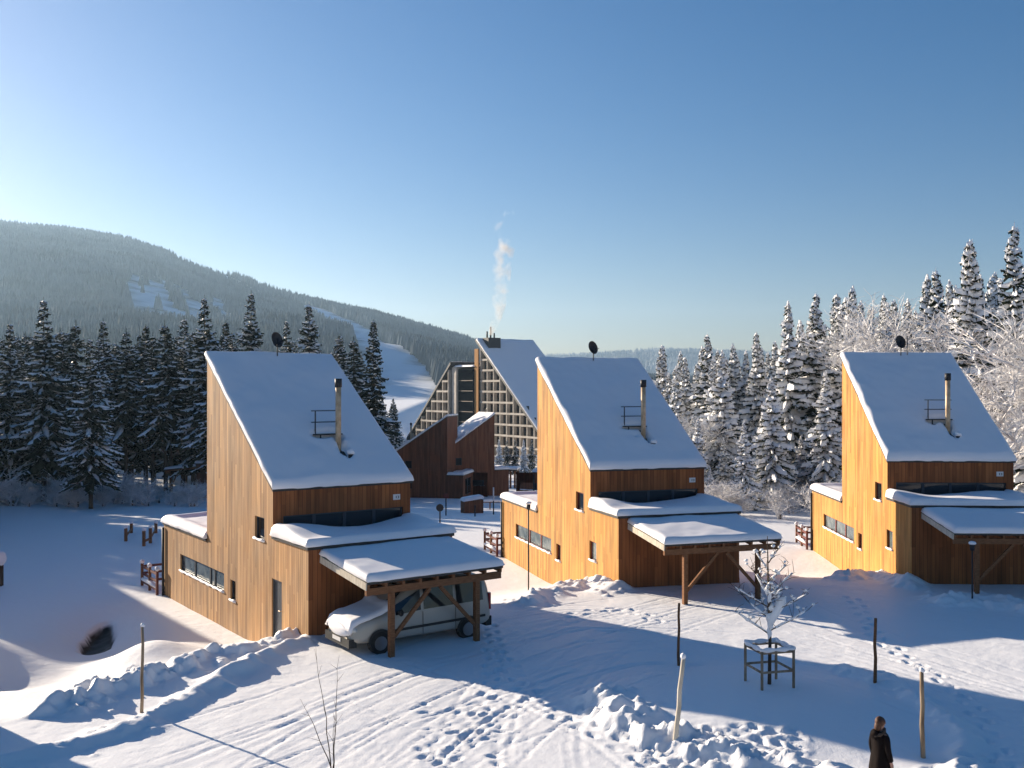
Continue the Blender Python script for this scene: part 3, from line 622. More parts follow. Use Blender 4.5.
hd = house((0, 0, -50), 0, 'x', skin='wood_dark', frame='blueframe', seed=5, V3_=11.2)
def put_house(o, x, y, z, a, label):
    o.location = (x, y, z - DZ); o.rotation_euler = (0, 0, -a); o['label'] = label
def corner(cx, cy, a, u, v):   # origin so that local (u,v) falls on (cx,cy)
    return cx - u * math.cos(a) - v * math.sin(a), cy + u * math.sin(a) - v * math.cos(a)
def px_at(px, Y): return (px - 512) / F * Y
a = R(101); x, y = corner(px_at(447, 116), 116, a, W, V2_); put_house(hd, x, y, -4.6, a, 'dark brown house with its tall end wall to the right, in front of the hotel')
c = copy_tree(hd); a = R(66); x, y = corner(px_at(494.5, 122), 122, a, W, V2_); put_house(c, x, y, -4.5, a, 'dark brown house with a glinting snowy roof, right of its neighbour below the hotel')
c = copy_tree(hd); a = R(100); x, y = corner(px_at(196, 88), 88, a, W, 0); put_house(c, x, y, -2.0, a, 'brown timber house mostly hidden behind the left edge of the nearest house')
c = copy_tree(hd); a = R(-60); x, y = corner(px_at(533, 92), 92, a, 0, 11.2); put_house(c, x, y, -2.2, a, 'brown timber house almost hidden behind the tall wall of the middle house')
def lodge():
    t = thing('timber_lodge', (-30.4, 49.9, -.9), math.atan2(.8, -.6) , 'long flat roofed timber lodge beyond the left edge of the picture', 'lodge'); Lx, Ly, h = 21., 6., 7.6
    mb = MB(); hol = [(3, 4.6, 1, 2.4), (8, 9.6, 1, 2.4), (13, 14.6, 1, 2.4), (17, 18, 0, 2.2)]
    f1 = lambda s_, z, d: (s_, 0 + d, z); cells(mb, f1, (0, Lx), (-1.5, h), hol, 1); cells(mb, lambda s_, z, d: (s_, Ly - d, z), (0, Lx), (-1.5, h), [], 1); cells(mb, lambda s_, z, d: (0 + d, s_, z), (0, Ly), (-1.5, h), [], 1); cells(mb, lambda s_, z, d: (Lx - d, s_, z), (0, Ly), (-1.5, h), [], 1)
    mb.build('wall', M['wood_dark'], t)
    for k, hh_ in enumerate(hol[:3]): 
        g = MB(); g.box((hh_[0], .1, hh_[2]), (hh_[1], .12, hh_[3])); w_ = g.build('window', M['glass'], t)
    g = MB(); g.box((17, .1, -.2), (18, .12, 2.2)); g.build('door', M['door'], t)
    g = MB(); g.box((-.2, -.2, h + .003), (Lx + .2, Ly + .2, h + .15)); r_ = g.build('roof', M['trim'], t)
    link('roof_snow', snow_cap(-.2, Lx + .2, -.2, Ly + .2, lambda u, v: 0 * u + h + .15, .3, .25, 3, .05, None, .03, .3), r_)
lodge()

# ------------------------------------------------------------------ hotel
M['concrete'] = noisy(mat('pale concrete panels', rough=.8, spec=.2), (.33, .29, .24), (.48, .43, .37), .5, 4, .1)
M['ochre'] = noisy(mat('ochre render', rough=.8, spec=.1), (.34, .17, .06), (.42, .22, .08), .4, 3)
M['loggia'] = noisy(mat('brown loggia recess', rough=.6), (.05, .03, .022), (.12, .075, .05), .3, 3)
M['black'] = mat('dark curtain wall', (.004, .0045, .006), 1.0, 0, 0)
def hotel():
    a = R(-34); A = Vector((math.cos(a), -math.sin(a), 0)); Y0 = 236.
    ox = px_at(480, 262); root = thing('hotel', (ox, 262, -14), -a, 'large wedge shaped concrete hotel with a grid of loggias and steaming rooftop chimney', 'hotel')
    # local axes: x = along A (into the block), y = B (away from camera); facade faces -x, its tall end at y=0 and the slope falls towards the camera (y<0)
    top, Ln, D = 33.5, 30., 17.
    def zt(y, t=top, slope=.80): return t + y * slope
    def wing(y0, y1, zfun, x0, x1, name, tall_wall):
        mb = MB(); mb.face([(x0, y0, 0), (x0, y1, 0), (x0, y1, zfun(y1)), (x0, y0, zfun(y0))]); mb.face([(x1, y1, 0), (x1, y0, 0), (x1, y0, zfun(y0)), (x1, y1, zfun(y1))])
        mb.face([(x0, y1, 0), (x1, y1, 0), (x1, y1, zfun(y1)), (x0, y1, zfun(y1))]); mb.face([(x1, y0, 0), (x0, y0, 0), (x0, y0, zfun(y0)), (x1, y0, zfun(y0))])
        mb.build(name, M['loggia'], root)
        mb = MB(); e = .5
        P = [(x, y, zfun(y) + d) for d in (.02, .7) for x, y in ((x0 - 1.2, y0 - e), (x1 + e, y0 - e), (x1 + e, y1 + e), (x0 - 1.2, y1 + e))]
        for q in ((3, 2, 1, 0), (4, 5, 6, 7), (0, 1, 5, 4), (1, 2, 6, 5), (2, 3, 7, 6), (3, 0, 4, 7)): mb.face([P[k] for k in q])
        rf = mb.build('roof', M['trim'], root)
        link('roof_snow', snow_cap(x0 - 1.2, x1 + e, y0 - e, y1 + e, lambda u, v: zfun(v) + .7, .5, .5, 3, .1, None, 0, .8), rf)
        # loggia grid
        n = 0; y = y0 if zfun(y0) < zfun(y1) else y1
        lev = [k * 2.75 + 1.2 for k in range(13)]; bays = int(round(abs(y1 - y0 - 2.2) / 3.0)); ys = [min(y0, y1) + 1.0 + k * 3.0 for k in range(bays + 1)]
        for yy in ys:
            f_ = MB(); f_.box((x0 - 1.0, yy - .15, 0), (x0 - .002, yy + .15, max(1, zfun(yy) - .1))); f_.build('concrete_fin', M['concrete'], root)
        for l in lev:
            f_ = MB(); top_y = [i for i in range(len(ys) - 1) if l + .9 <= (zfun(ys[i]) + zfun(ys[i + 1])) / 2]
            if not top_y: continue
            f_.box((x0 - 1.06, ys[top_y[0]] - .2, l), (x0 - 1.003, ys[top_y[-1] + 1] + .2, l + .5)); f_.build('balcony', M['concrete'], root)
            for i in top_y:
                if len(cellw) < 96: g = MB(); g.face([(x0 - .03, ys[i] + .4, l + .6), (x0 - .03, ys[i + 1] - .4, l + .6), (x0 - .03, ys[i + 1] - .4, l + 2.3), (x0 - .03, ys[i] + .4, l + 2.3)]); cellw.append(g.build('window', M['glass'], root))
    cellw = []
    wing(-Ln, 0, lambda y: top + y * .82, 0, D, 'main_wing', True)
    mb = MB(); mb.box((-1.5, -1.4, 0), (-1.203, .35, top - 1.6)); mb.build('end_panel', M['ochre'], root)
    # second wing, mirrored, further left and lower
    wing(7.5 + 3, 7.5 + 27, lambda y: 27.5 - (y - 10.5) * .86, 0 - 2, 14, 'side_wing', True)
    mb = MB(); mb.box((-2.4, 8.2, 0), (10, 10.45, 27.2)); mb.build('stair_tower', M['concrete'], root)
    mb = MB(); mb.box((-1.8, .4, 0), (9.9, 8.15, 26.6)); dk = mb.build('link_block', M['black'], root)
    link('roof_snow', snow_cap(-1.8, 9.9, .4, 10.4, lambda u, v: 0 * u + 27.25, .5, .4, 6, .1, None, .2, .8), dk)
    for k in range(9): mb = MB(); mb.box((-1.86, .6, 1.5 + 2.75 * k), (-1.803, 8.0, 1.7 + 2.75 * k)); mb.build('floor_band', M['loggia'], dk)
    mb = MB(); mb.box((.6, -3.2, top - 1.5), (4.4, -.4, top + 1.3)); ch = mb.build('rooftop_plant_room', M['dark'], root)
    for x, h in ((1.2, 3.0), (2.3, 4.2), (3.4, 2.6)):
        mb = MB(); mb.tube([(x, -1.6, top + 1.25), (x, -1.6, top + h)], .22, 8); mb.build('chimney', M['dark'], ch, True)
    return root
hotel()

# ------------------------------------------------------------------ conifers
class TB:
    """fast builder for trees: quads only"""
    def __init__(s): s.v = []; s.f = []; s.m = []
    def add(s, v, f, m): n = len(s.v); s.v.extend(v); s.f.extend([tuple(n + i for i in q) for q in f]); s.m.extend([m] * len(f))
def spruce(name, H, Rad, start, snow, seed, thin=1.0):
    rd = random.Random(seed); T = TB(); z = start * H; cr = H - z
    lean = rd.uniform(-.012, .012)
    while z < H - .15:
        t = (z - start * H) / cr; L0 = Rad * ((1 - t) ** .95) * (1 + .16 * math.sin(z * 1.9 + seed) ) + .05; L0 *= (.45 + .55 * min(1, t * 6 + .35)) if start > .05 else 1
        nb = 5 + int(4 * (1 - t)); ph0 = rd.random() * 6.3
        for b in range(nb):
            if rd.random() < .16 * thin: continue
            ph = ph0 + 6.283 * b / nb + rd.uniform(-.3, .3); L = L0 * rd.uniform(.55, 1.25); dx, dy = math.cos(ph), math.sin(ph)
            up = .6 * t ** 2 - .10 - .55 * (1 - t * .7) * rd.uniform(.4, 1.5); n = max(3, min(7, int(L / .42) + 2)); wdt = min(.55, .16 + L * .17) * rd.uniform(.8, 1.2); z0 = z + rd.uniform(-.15, .15)
            ctr = []
            for k in range(n):
                r = L * k / (n - 1); q = k / (n - 1); ctr.append((dx * r + lean * z, dy * r, z0 + up * r - .16 * snow * r * q + .13 * r * q * q, wdt * (1 - .8 * q ** 2) * (.35 + .65 * min(1, q * 3)), q))
            # needles: inverted V with ragged hanging edges
            vs = []
            for (x, y, zz, wd, q) in ctr:
                a_, b_, c_ = rd.uniform(.7, 1.3), rd.uniform(.7, 1.3), rd.uniform(-.05, .05)
                vs += [(x - dy * wd * a_, y + dx * wd * a_, zz - wd * .75 * a_), (x, y, zz), (x + dy * wd * b_, y - dx * wd * b_, zz - wd * .75 * b_), (x + c_, y - c_, zz - wd * rd.uniform(.5, 1.1))]
            fs = []
            for k in range(n - 1):
                o = k * 4; fs += [(o, o + 1, o + 5, o + 4), (o + 1, o + 2, o + 6, o + 5), (o + 1, o + 3, o + 7, o + 5)]
            T.add(vs, fs, 0)
            # side twigs
            for k in range(1, n):
                x, y, zz, wd, q = ctr[k]
                for sgn in (-1, 1):
                    l = wd * rd.uniform(.9, 1.7); f_ = rd.uniform(.3, .9); ex = x + (dx * f_ - sgn * dy) * l; ey = y + (dy * f_ + sgn * dx) * l; ez = zz - l * rd.uniform(.35, .9)
                    T.add([(x - dx * .1, y - dy * .1, zz), (x + dx * .12, y + dy * .12, zz), (ex + dx * .05, ey, ez), (ex, ey, ez - .12)], [(0, 1, 2, 3)], 0)
                    if rd.random() < snow * .75:
                        w2 = .07 + .05 * snow; T.add([(x - dx * .14, y - dy * .14, zz + .05), (x + dx * .16, y + dy * .16, zz + .05), (ex + dx * w2, ey + dy * w2, ez + .06), (ex - dx * w2, ey - dy * w2, ez + .05)], [(0, 1, 2, 3)], 1)
            # snow: lumpy pads along the bough
            if rd.random() < .35 + snow * .7:
                k0 = 0 if snow > .6 else rd.randint(0, 1); vs = []; m_ = 0
                amp = [(.5 + .65 * rd.random()) * (1 if rd.random() < .25 + snow * .8 else .12) for _ in range(n)]
                for k in range(n):
                    x, y, zz, wd, q = ctr[k]; s_ = (.5 + .55 * snow) * amp[k]; ww = max(.03, wd * .85 * s_ + .03 * snow); hh = (.06 + .27 * snow ** 2) * s_ + .02
                    if k == n - 1: ww *= .7
                    x += dx * (.06 if k == n - 1 else 0)
                    vs += [(x - dy * ww, y + dx * ww, zz - ww * .55), (x - dy * ww * .55, y + dx * ww * .55, zz + hh * .75), (x, y, zz + hh * 1.1), (x + dy * ww * .55, y - dx * ww * .55, zz + hh * .75), (x + dy * ww, y - dx * ww, zz - ww * .55)]
                fs = []
                for k in range(k0, n - 1):
                    o = k * 5; fs += [(o + j, o + j + 1, o + j + 6, o + j + 5) for j in range(4)]
                o = (n - 1) * 5; fs += [(o, o + 1, o + 3, o + 4), (o + 1, o + 2, o + 3, o + 3 - 0)] if False else [(o, o + 1, o + 3, o + 4)]
                T.add(vs, fs, 1)
        z += rd.uniform(.22, .5) * (1.15 - .5 * t)
    # leader
    T.add([(lean * H - .05, 0, H - .6), (lean * H + .05, 0, H - .6), (lean * H + .02, 0, H + .2), (lean * H - .02, 0, H + .2)], [(0, 1, 2, 3)], 1 if snow > .5 else 0)
    me = np_mesh(name, T.v, T.f, [M['needle'], M['treesnow']], T.m, smooth=False)
    tr = MB(); tr.tube([(0, 0, -1.5), (0, 0, H * .05), (lean * H * .4, 0, H * .4), (lean * H, 0, H * .98)], [H * .016, H * .0125, H * .009, .015], 8)
    return me, tr.mesh('trunk', M['bark'], True), H
SP_L = [spruce('crown', 17, 3.1, .26, .36, 11), spruce('crown', 16, 2.8, .34, .3, 12), spruce('crown', 18, 3.3, .2, .45, 13), spruce('crown', 15, 2.7, .4, .3, 14)]
SP_R = [spruce('crown', 17, 3.3, .03, .92, 21), spruce('crown', 17, 2.8, .03, .98, 22), spruce('crown', 18, 3.4, .02, .85, 23), spruce('crown', 15, 3.1, .03, 1.0, 24)]
def plant_spruce(kind, x, y, top_z, label, group, rz=None, rd=random.Random(77)):
    cm, tm, H = kind; z = ground_z(x, y) if y < 230 else -10
    sc = (top_z - z) / H; o = thing('spruce_tree', (x, y, z), rz if rz is not None else rd.uniform(0, 6.28), label, 'tree', group)
    sxy = sc * rd.uniform(.9, 1.12); o.scale = (sxy, sxy, sc)
    link('trunk', tm, o); link('crown', cm, o); return o
rd = random.Random(101)
def top_at(px, py, Y): return (px - 512) / F * Y, Y, CAMZ + (HOR - py) * Y / F
# -- left forest: trees that can be told apart by their tops
LG = 'dark spruces of the left forest edge'
left = [(10, 322, 84, 'dark spruce at the left edge of the picture, first of the left forest row'),
        (44, 299, 84, 'tallest dark spruce near the left edge of the picture'),
        (91, 338, 77, 'snowier spruce standing forward of the left forest edge, with bare lower trunk'),
        (74, 322, 92, 'dark spruce between the tall left one and the forward snowy one'),
        (104, 320, 92, 'dark spruce just right of the forward snowy spruce on the left'),
        (126, 330, 90, 'dark medium spruce at the middle of the left forest'),
        (146, 326, 93, 'slim dark spruce left of the middle gap in the left forest'),
        (166, 322, 90, 'dark spruce two trees left of the tall one beside the nearest house'),
        (183, 318, 94, 'dark narrow spruce close left of the tall one beside the nearest house'),
        (205, 297, 90, 'tall snowy dark spruce just left of the nearest house roof peak'),
        (226, 322, 112, 'lower spruce between two tall ones behind the roof peak of the nearest house'),
        (250, 292, 112, 'tall spruce behind the ridge of the nearest house, left of its dish'),
        (287, 320, 118, 'small spruce top behind the dish of the nearest house'),
        (308, 303, 112, 'tall snowy spruce behind the middle of the nearest house ridge'),
        (340, 335, 126, 'low dark spruce between the ridge trees and the lone spruce by the ski run'),
        (355, 338, 128, 'dim spruce close left of the lone spruce by the ski run'),
        (375, 321, 110, 'lone tall dark spruce in front of the white ski run')]
for i, (px, py, Y, lab) in enumerate(left):
    x, y, tz = top_at(px, py, Y); k = SP_L[(i * 3 + 2) % 4] if px not in (44, 250, 205, 91) else SP_L[2]
    if px in (375,): k = SP_R[2]; k = spruce('crown', 18, 2.9, .1, .35, 55)
    if px == 308: k = spruce('crown', 17, 3.1, .2, .55, 56)
    plant_spruce(k, x, y, tz, lab, LG)
for i in range(84):
    px = rd.uniform(-160, 235); Y = rd.uniform(86, 118) if i < 60 else rd.uniform(118, 135); py = rd.uniform(328, 362) + (6 if px < 0 else 0)
    x, y, tz = top_at(px, py, Y); plant_spruce(rd.choice(SP_L), x, y, tz, 'dark spruce in the crowded back rows of the left forest', 'back row spruces of the left forest')
for i in range(44):
    px = rd.uniform(-620, -25); Y = rd.uniform(80, 104); X = px_at(px, Y)
    if i % 2: Y = rd.uniform(68, 82); X = px_at(rd.uniform(-190, -30), Y)
    plant_spruce(rd.choice(SP_L), X, Y, rd.uniform(14.5, 17.5) if i % 2 == 0 else rd.uniform(11, 13.5), 'dark spruce of the left forest beyond the left edge of the picture', 'spruces beyond the left edge of the picture')
for i in range(26):
    px = rd.uniform(215, 345); Y = rd.uniform(122, 165); py = rd.uniform(335, 362)
    x, y, tz = top_at(px, py, Y); plant_spruce(rd.choice(SP_L), x, y, tz, 'distant spruce behind the roof of the nearest house, reaching below its neighbours', 'spruces hidden behind the nearest house')
for i in range(14):
    px = rd.uniform(345, 412); Y = rd.uniform(150, 200); py = rd.uniform(405, 440) - (412 - px) * .6
    x, y, tz = top_at(px, py, Y); plant_spruce(rd.choice(SP_L), x, y, tz, 'low dark spruce at the foot of the ski run, left of the hotel', 'low spruces left of the hotel')
for i in range(16):
    px = 425 + i * 8.2; Y = rd.uniform(176, 190); x, y, tz = top_at(px, rd.uniform(447, 458), Y); z = tz
    plant_spruce(rd.choice([SP_R[3], SP_L[2]]), x, y, max(tz, ground_z(x, y) + 7), 'small dark spruce in the belt at the foot of the hotel', 'small spruces at the foot of the hotel')
# -- right forest
RG = 'snow laden spruces of the right forest edge'
right = [(661, 347, 100, 0, 'spruce just right of the middle house roof, smallest of the right forest'), (680, 352, 104, 1, 'short spruce second from the left end of the right forest'),
         (708, 334, 92, 2, 'snowy spruce above the right eave of the middle house'), (735, 345, 96, 1, 'slim snowy spruce left of the bright front ones'),
         (722, 352, 84, 3, 'bright narrow snow laden spruce in front of the middle house corner'), (757, 334, 88, 0, 'snow laden spruce between the slim one and the tall bright one'),
         (788, 303, 84, 1, 'tall bright spruce left of the twin tops in the right forest'), (772, 378, 76, 3, 'bushy front spruce bowed with snow, half the height of those behind'),
         (815, 293, 84, 2, 'tall spruce with a straight tip, second of the tall right row'), (838, 296, 88, 0, 'left one of the twin spruce tops left of the rightmost house'),
         (850, 288, 84, 1, 'right one of the twin spruce tops left of the rightmost house'), (826, 372, 76, 3, 'small snow laden spruce at the foot of the tall right row'),
         (938, 270, 80, 2, 'spruce top rising above the frosted broadleaf trees'), (926, 276, 84, 1, 'slim spruce top among the frosted broadleaf trees'),
         (972, 243, 68, 0, 'tall shapely spruce above the roof of the rightmost house'), (1012, 225, 66, 2, 'tallest spruce at the right edge of the picture'),
         (1045, 262, 62, 3, 'spruce cut off by the right edge of the picture')]
for i, (px, py, Y, k, lab) in enumerate(right):
    x, y, tz = top_at(px, py, Y); plant_spruce(SP_R[k], x, y, tz, lab, RG)
for i in range(95):
    px = rd.uniform(664, 1100); Y = rd.uniform(86, 116); py = np.interp(px, [668, 760, 800, 870, 960, 1100], [350, 336, 304, 294, 276, 262]) + rd.uniform(0, 30)
    x, y, tz = top_at(px, py, Y); plant_spruce(rd.choice(SP_R[:3]), x, y, tz, 'snowy spruce in the crowded back rows of the right forest', 'back row spruces of the right forest')

# ------------------------------------------------------------------ frosted broadleaf trees and shrubs
def broadleaf(seed, H, spread, twig=1.0, depth=5, upright=.5, fat=1.0, up0=1.0):
    rd = random.Random(seed); T = TB(); Tw = MB()
    def seg(p, q, r0, r1, m):
        d = (q - p).normalized(); a = d.orthogonal().normalized(); b = d.cross(a); vs = []
        for c, r in ((p, r0), (q, r1)):
            for j in range(3): t = 2.094 * j; vs.append(tuple(c + (a * math.cos(t) + b * math.sin(t)) * r))
        T.add(vs, [(0, 1, 4, 3), (1, 2, 5, 4), (2, 0, 3, 5)], m)
    def grow(p, d, L, r, lv):
        n = 3; q = p
        for k in range(n):
            d2 = (d + Vector((rd.uniform(-.25, .25), rd.uniform(-.25, .25), rd.uniform(-.12, .2)))).normalized(); e = q + d2 * L / n; seg(q, e, r * (1 - .2 * k), r * (1 - .2 * (k + 1)), 0)
            if lv < depth:
                for _ in range(2 if lv < 3 else (2 if rd.random() < .7 else 1)):
                    side = Vector((rd.uniform(-1, 1), rd.uniform(-1, 1), rd.uniform(-.25, .7))).normalized(); grow(e, (d2 * upright + side * spread).normalized(), L * rd.uniform(.5, .72), r * .5, lv + 1)
            q = e; d = d2
    tl = H * .22
    for s in range(3 if up0 < 1 else 1):
        d0 = Vector((rd.uniform(-.2, .2), rd.uniform(-.2, .2), 1)).normalized(); p0 = Vector((0, 0, -.3)); p1 = p0 + d0 * tl
        Tw.tube([p0, p1], [.035 * fat * H * .35, .03 * fat * H * .35], 6) if up0 >= 1 else None
        grow(p1 if up0 >= 1 else p0, d0, H * .36, .02 * H * .35 * fat, 0)
    me = np_mesh('crown', T.v, T.f, [M['frost']], T.m, smooth=False)
    if not Tw.v: Tw.tube([(0, 0, -.3), (0, 0, .3)], .05, 5)
    zz = max(v[2] for v in T.v); return me, Tw.mesh('trunk', M['bark'], True), zz
BL = [broadleaf(5, 12, .9, depth=4, fat=2.1), broadleaf(6, 12, .8, depth=4, fat=2.1), broadleaf(9, 12, 1.0, depth=4, fat=2.1)]
SH = [broadleaf(15, 3, .9, depth=3, fat=2.6, up0=.5), broadleaf(16, 3, 1.1, depth=3, fat=2.6, up0=.5), broadleaf(17, 3, 1.0, depth=3, fat=2.6, up0=.5)]
def plant(kind, name, x, y, h, label, cat, group, rz, wide=1.0):
    cm, tm, H = kind; o = thing(name, (x, y, ground_z(x, y)), rz, label, cat, group); o.scale = (h / H * wide, h / H * wide, h / H); link('trunk', tm, o); link('crown', cm, o); return o
bl = [(872, 292, 76, 'frosted broadleaf tree left of the ridge dish of the rightmost house', 1.2), (898, 283, 74, 'frosted broadleaf tree behind the dish of the rightmost house', 1.2), (920, 300, 76, 'frosted broadleaf tree below the slim spruce tops', 1.2),
      (996, 300, 54, 'wide frosted tree with drooping boughs at the right edge, nearer than the spruces', 1.3), (1025, 285, 52, 'wide frosted tree cut by the right edge of the picture', 1.3), (1016, 352, 50, 'low frosted tree beside the roof edge of the rightmost house', 1.4), (672, 400, 84, 'rounded frosted grey tree behind the right slope of the middle house', 1.5), (700, 405, 82, 'second rounded frosted tree behind the right slope of the middle house', 1.4)]
for i, (px, py, Y, lab, wide) in enumerate(bl):
    x, y, tz = top_at(px, py, Y); plant(BL[i % 3], 'broadleaf_tree', x, y, tz - ground_z(x, y), lab, 'tree', 'frosted broadleaf trees', i * 1.3, wide)
for i in range(16):
    px = 652 + i * 12.5 + rd.uniform(-5, 5); Y = rd.uniform(73, 82); x = px_at(px, Y); plant_spruce(SP_R[3], x, Y, ground_z(x, Y) + rd.uniform(3, 7.5), 'young snow covered spruce in the front fringe of the right forest', 'young spruces fringing the right forest')
for i in range(24):
    px = rd.uniform(655, 850); Y = rd.uniform(66, 76); x = px_at(px, Y)
    plant(rd.choice(SH), 'shrub', x, Y, rd.uniform(1.2, 3.2), 'snow covered shrub along the foot of the right forest', 'shrub', 'snowy shrubs below the right forest', rd.uniform(0, 6), 1.3)
for i in range(46):
    px = rd.uniform(-20, 200); Y = rd.uniform(78, 86); x = px_at(px, Y)
    plant(rd.choice(SH), 'shrub', x, Y, rd.uniform(1.2, 2.8), 'frosted shrub along the foot of the left forest', 'shrub', 'frosted shrubs below the left forest', rd.uniform(0, 6), 1.2)
for i in range(6):
    px = rd.uniform(-5, 10); x, y, z = at(785 + i * 9, 500 + rd.uniform(-3, 3)); plant(rd.choice(SH), 'shrub', x, y, rd.uniform(.8, 1.3), 'snow covered shrub left of the low wing of the rightmost house', 'shrub', 'shrubs by the rightmost house', rd.uniform(0, 6), 1.4)

# ------------------------------------------------------------------ van
def van():
    A = Vector((math.cos(.614), math.sin(.614), 0)); p = Vector(H1) + A * 2.55 + Vector((math.sin(-.614), math.cos(-.614), 0)) * -1.55
    z = .40; t = thing('parked_van', (p.x, p.y, z), .614, 'silver beige van parked nose left under the carport, its bonnet deep in snow', 'van')
    M['paint'] = mat('silver beige paint', (.38, .35, .3), .35, .2, .5); M['tyre'] = mat('tyre', (.02, .02, .02), .85); M['rim'] = mat('wheel rim', (.25, .25, .26), .35, .8); M['plastic'] = mat('black plastic', (.025, .025, .025), .6); M['lamp'] = mat('lamp glass', (.55, .55, .52), .1, 0, .8); M['redlamp'] = mat('tail lamp', (.3, .02, .015), .2, 0, .6)
    # stations along x from nose: x, half width low, half width belt, half width roof, z bottom, z belt, z top (front of screen low)
    st = [(-2.33, .62, .55, .5, .42, .62, .70), (-2.26, .78, .72, .62, .32, .74, .88), (-2.0, .9, .84, .72, .28, .86, .99), (-1.45, .94, .9, .78, .28, .98, 1.08), (-1.2, .95, .92, .76, .28, 1.0, 1.16),
          (-.75, .95, .93, .74, .28, 1.03, 1.58), (-.45, .95, .93, .74, .28, 1.04, 1.80), (-.1, .95, .93, .76, .28, 1.05, 1.88), (.8, .95, .93, .77, .28, 1.06, 1.9), (1.7, .95, .93, .77, .28, 1.07, 1.89), (2.15, .94, .92, .75, .3, 1.08, 1.84), (2.3, .9, .88, .7, .38, 1.08, 1.72), (2.34, .86, .84, .62, .45, 1.05, 1.5)]
    def ring(s):
        x, a, b, c, z0, z1, z2 = s; zt = z2; r = [(x, -a * .9, z0), (x, -a, z0 + .16), (x, -(a * .6 + b * .4), (z0 + z1) / 2), (x, -b, z1), (x, -(b * .35 + c * .65), z1 + (zt - z1) * .8), (x, -c * .85, zt - .03), (x, -c * .4, zt + .015)]
        return r + [(q[0], -q[1], q[2]) for q in r[::-1]]
    rg = [ring(s) for s in st]; n = len(rg[0]); mb = MB(); mb.v = [q for r in rg for q in r]
    for k in range(len(rg) - 1):
        for j in range(n - 1): mb.f.append((k * n + j, (k + 1) * n + j, (k + 1) * n + j + 1, k * n + j + 1)); mb.uv.append(None); mb.m.append(0)
        mb.f.append((k * n + n - 1, (k + 1) * n + n - 1, (k + 1) * n, k * n)); mb.uv.append(None); mb.m.append(0)
    mb.f.append(tuple(range(n))[::-1]); mb.uv.append(None); mb.m.append(0); e = (len(rg) - 1) * n; mb.f.append(tuple(e + j for j in range(n))); mb.uv.append(None); mb.m.append(0)
    body = mb.build('body', M['paint'], t, True); md = body.modifiers.new('bevel', 'SUBSURF'); md.levels = 1; md.render_levels = 2
    def side(x0, x1, sgn, nm='side_window', lo=.06, hi=.76):
        g = MB(); pts = []
        for x in (x0, x1):
            pr = np.array([s[0] for s in st]); f = lambda i: float(np.interp(x, pr, [s[i] for s in st])); b, c, z1, z2 = f(2), f(3), f(5), f(6)
            for q in (lo, hi): pts.append((x, sgn * (b + (b * .35 + c * .65 - b) * q / .8 + .006), z1 + (z2 - z1) * q))
        g.face([pts[0], pts[2], pts[3], pts[1]]); return g.build(nm, M['glass'], t)
    for sgn in (-1, 1):
        side(-.95, -.12, sgn); side(-.02, 1.0, sgn); side(1.1, 2.05, sgn)
    g = MB(); g.face([(-1.22, -.72, 1.17), (-1.22, .72, 1.17), (-.5, .64, 1.77), (-.5, -.64, 1.77)]); g.build('windscreen', M['glass'], t)
    g = MB(); g.face([(2.352, -.66, 1.15), (2.352, .66, 1.15), (2.33, .6, 1.6), (2.33, -.6, 1.6)]); g.build('rear_window', M['glass'], t)
    for sgn in (-1, 1):
        for x in (-1.45, 1.5):
            g = MB(); g.tube([(x, sgn * .74, .32), (x, sgn * .965, .32)], .32, 22); wh = g.build('wheel', M['tyre'], t, False); g = MB(); g.tube([(x, sgn * .96, .32), (x, sgn * .975, .32)], .2, 16); g.build('rim', M['rim'], wh)
            g = MB()
            for k in range(14):
                t0, t1 = math.pi * k / 14, math.pi * (k + 1) / 14; q = lambda r_, t_: (x + r_ * math.cos(t_), sgn * .958, .32 + r_ * math.sin(t_)); g.face([q(.32, t0), q(.4, t0), q(.4, t1), q(.32, t1)])
            g.build('wheel_arch', M['plastic'], t)
        g = MB(); g.beam((-1.0, sgn * .965, .62), (2.1, sgn * .965, .66), .02, .07); g.build('rubbing_strip', M['plastic'], t)
        g = MB(); g.blob((-2.16, sgn * .62, .74), (.12, .2, .1), 3, .05); g.build('headlight', M['lamp'], t, True)
        g = MB(); g.box((2.28, sgn * .84 - .05, .8), (2.36, sgn * .84 + .05, 1.3)); g.build('tail_light', M['redlamp'], t)
        g = MB(); g.blob((-.85, sgn * 1.05, 1.12), (.07, .11, .1), 2, .05); g.build('wing_mirror', M['plastic'], t, True)
        g = MB()
        for x in (-.07, 1.05): g.beam((x, sgn * .962, .4), (x, sgn * .95, 1.05), .012, .01)
        g.build('door_gap', M['plastic'], t)
    g = MB(); g.box((-2.36, -.78, .26), (-2.12, .78, .5)); g.build('front_bumper', M['plastic'], t); g = MB(); g.box((2.2, -.86, .3), (2.4, .86, .58)); g.build('rear_bumper', M['plastic'], t)
    g = MB(); g.box((-2.375, -.26, .36), (-2.362, .26, .47)); g.build('number_plate', M['plate'], t)
    # snow on bonnet and lower screen
    U, Vv = np.meshgrid(np.linspace(-2.36, -.95, 26), np.linspace(-.8, .8, 24)); xs = [s[0] for s in st]; zt = np.interp(U, xs, [s[6] for s in st]); d = np.minimum(np.minimum((U + 2.42) / .2, (-.93 - U) / .25), (.84 - np.abs(Vv)) / .2)
    Z = zt + .16 * np.sqrt(np.clip(d, 0, 1)) - .05 + .04 * fbm(U * 2, Vv * 2, 3, 3) - .06 * (np.abs(Vv) > .74)
    me = np_mesh('bonnet_snow', np.stack([U, Vv * (1 + 0 * U), Z], -1).reshape(-1, 3), gridfaces(24, 26), [M['roofsnow']]); o = link('bonnet_snow', me, t); s = o.modifiers.new('thick', 'SOLIDIFY'); s.thickness = .14; s.offset = -1
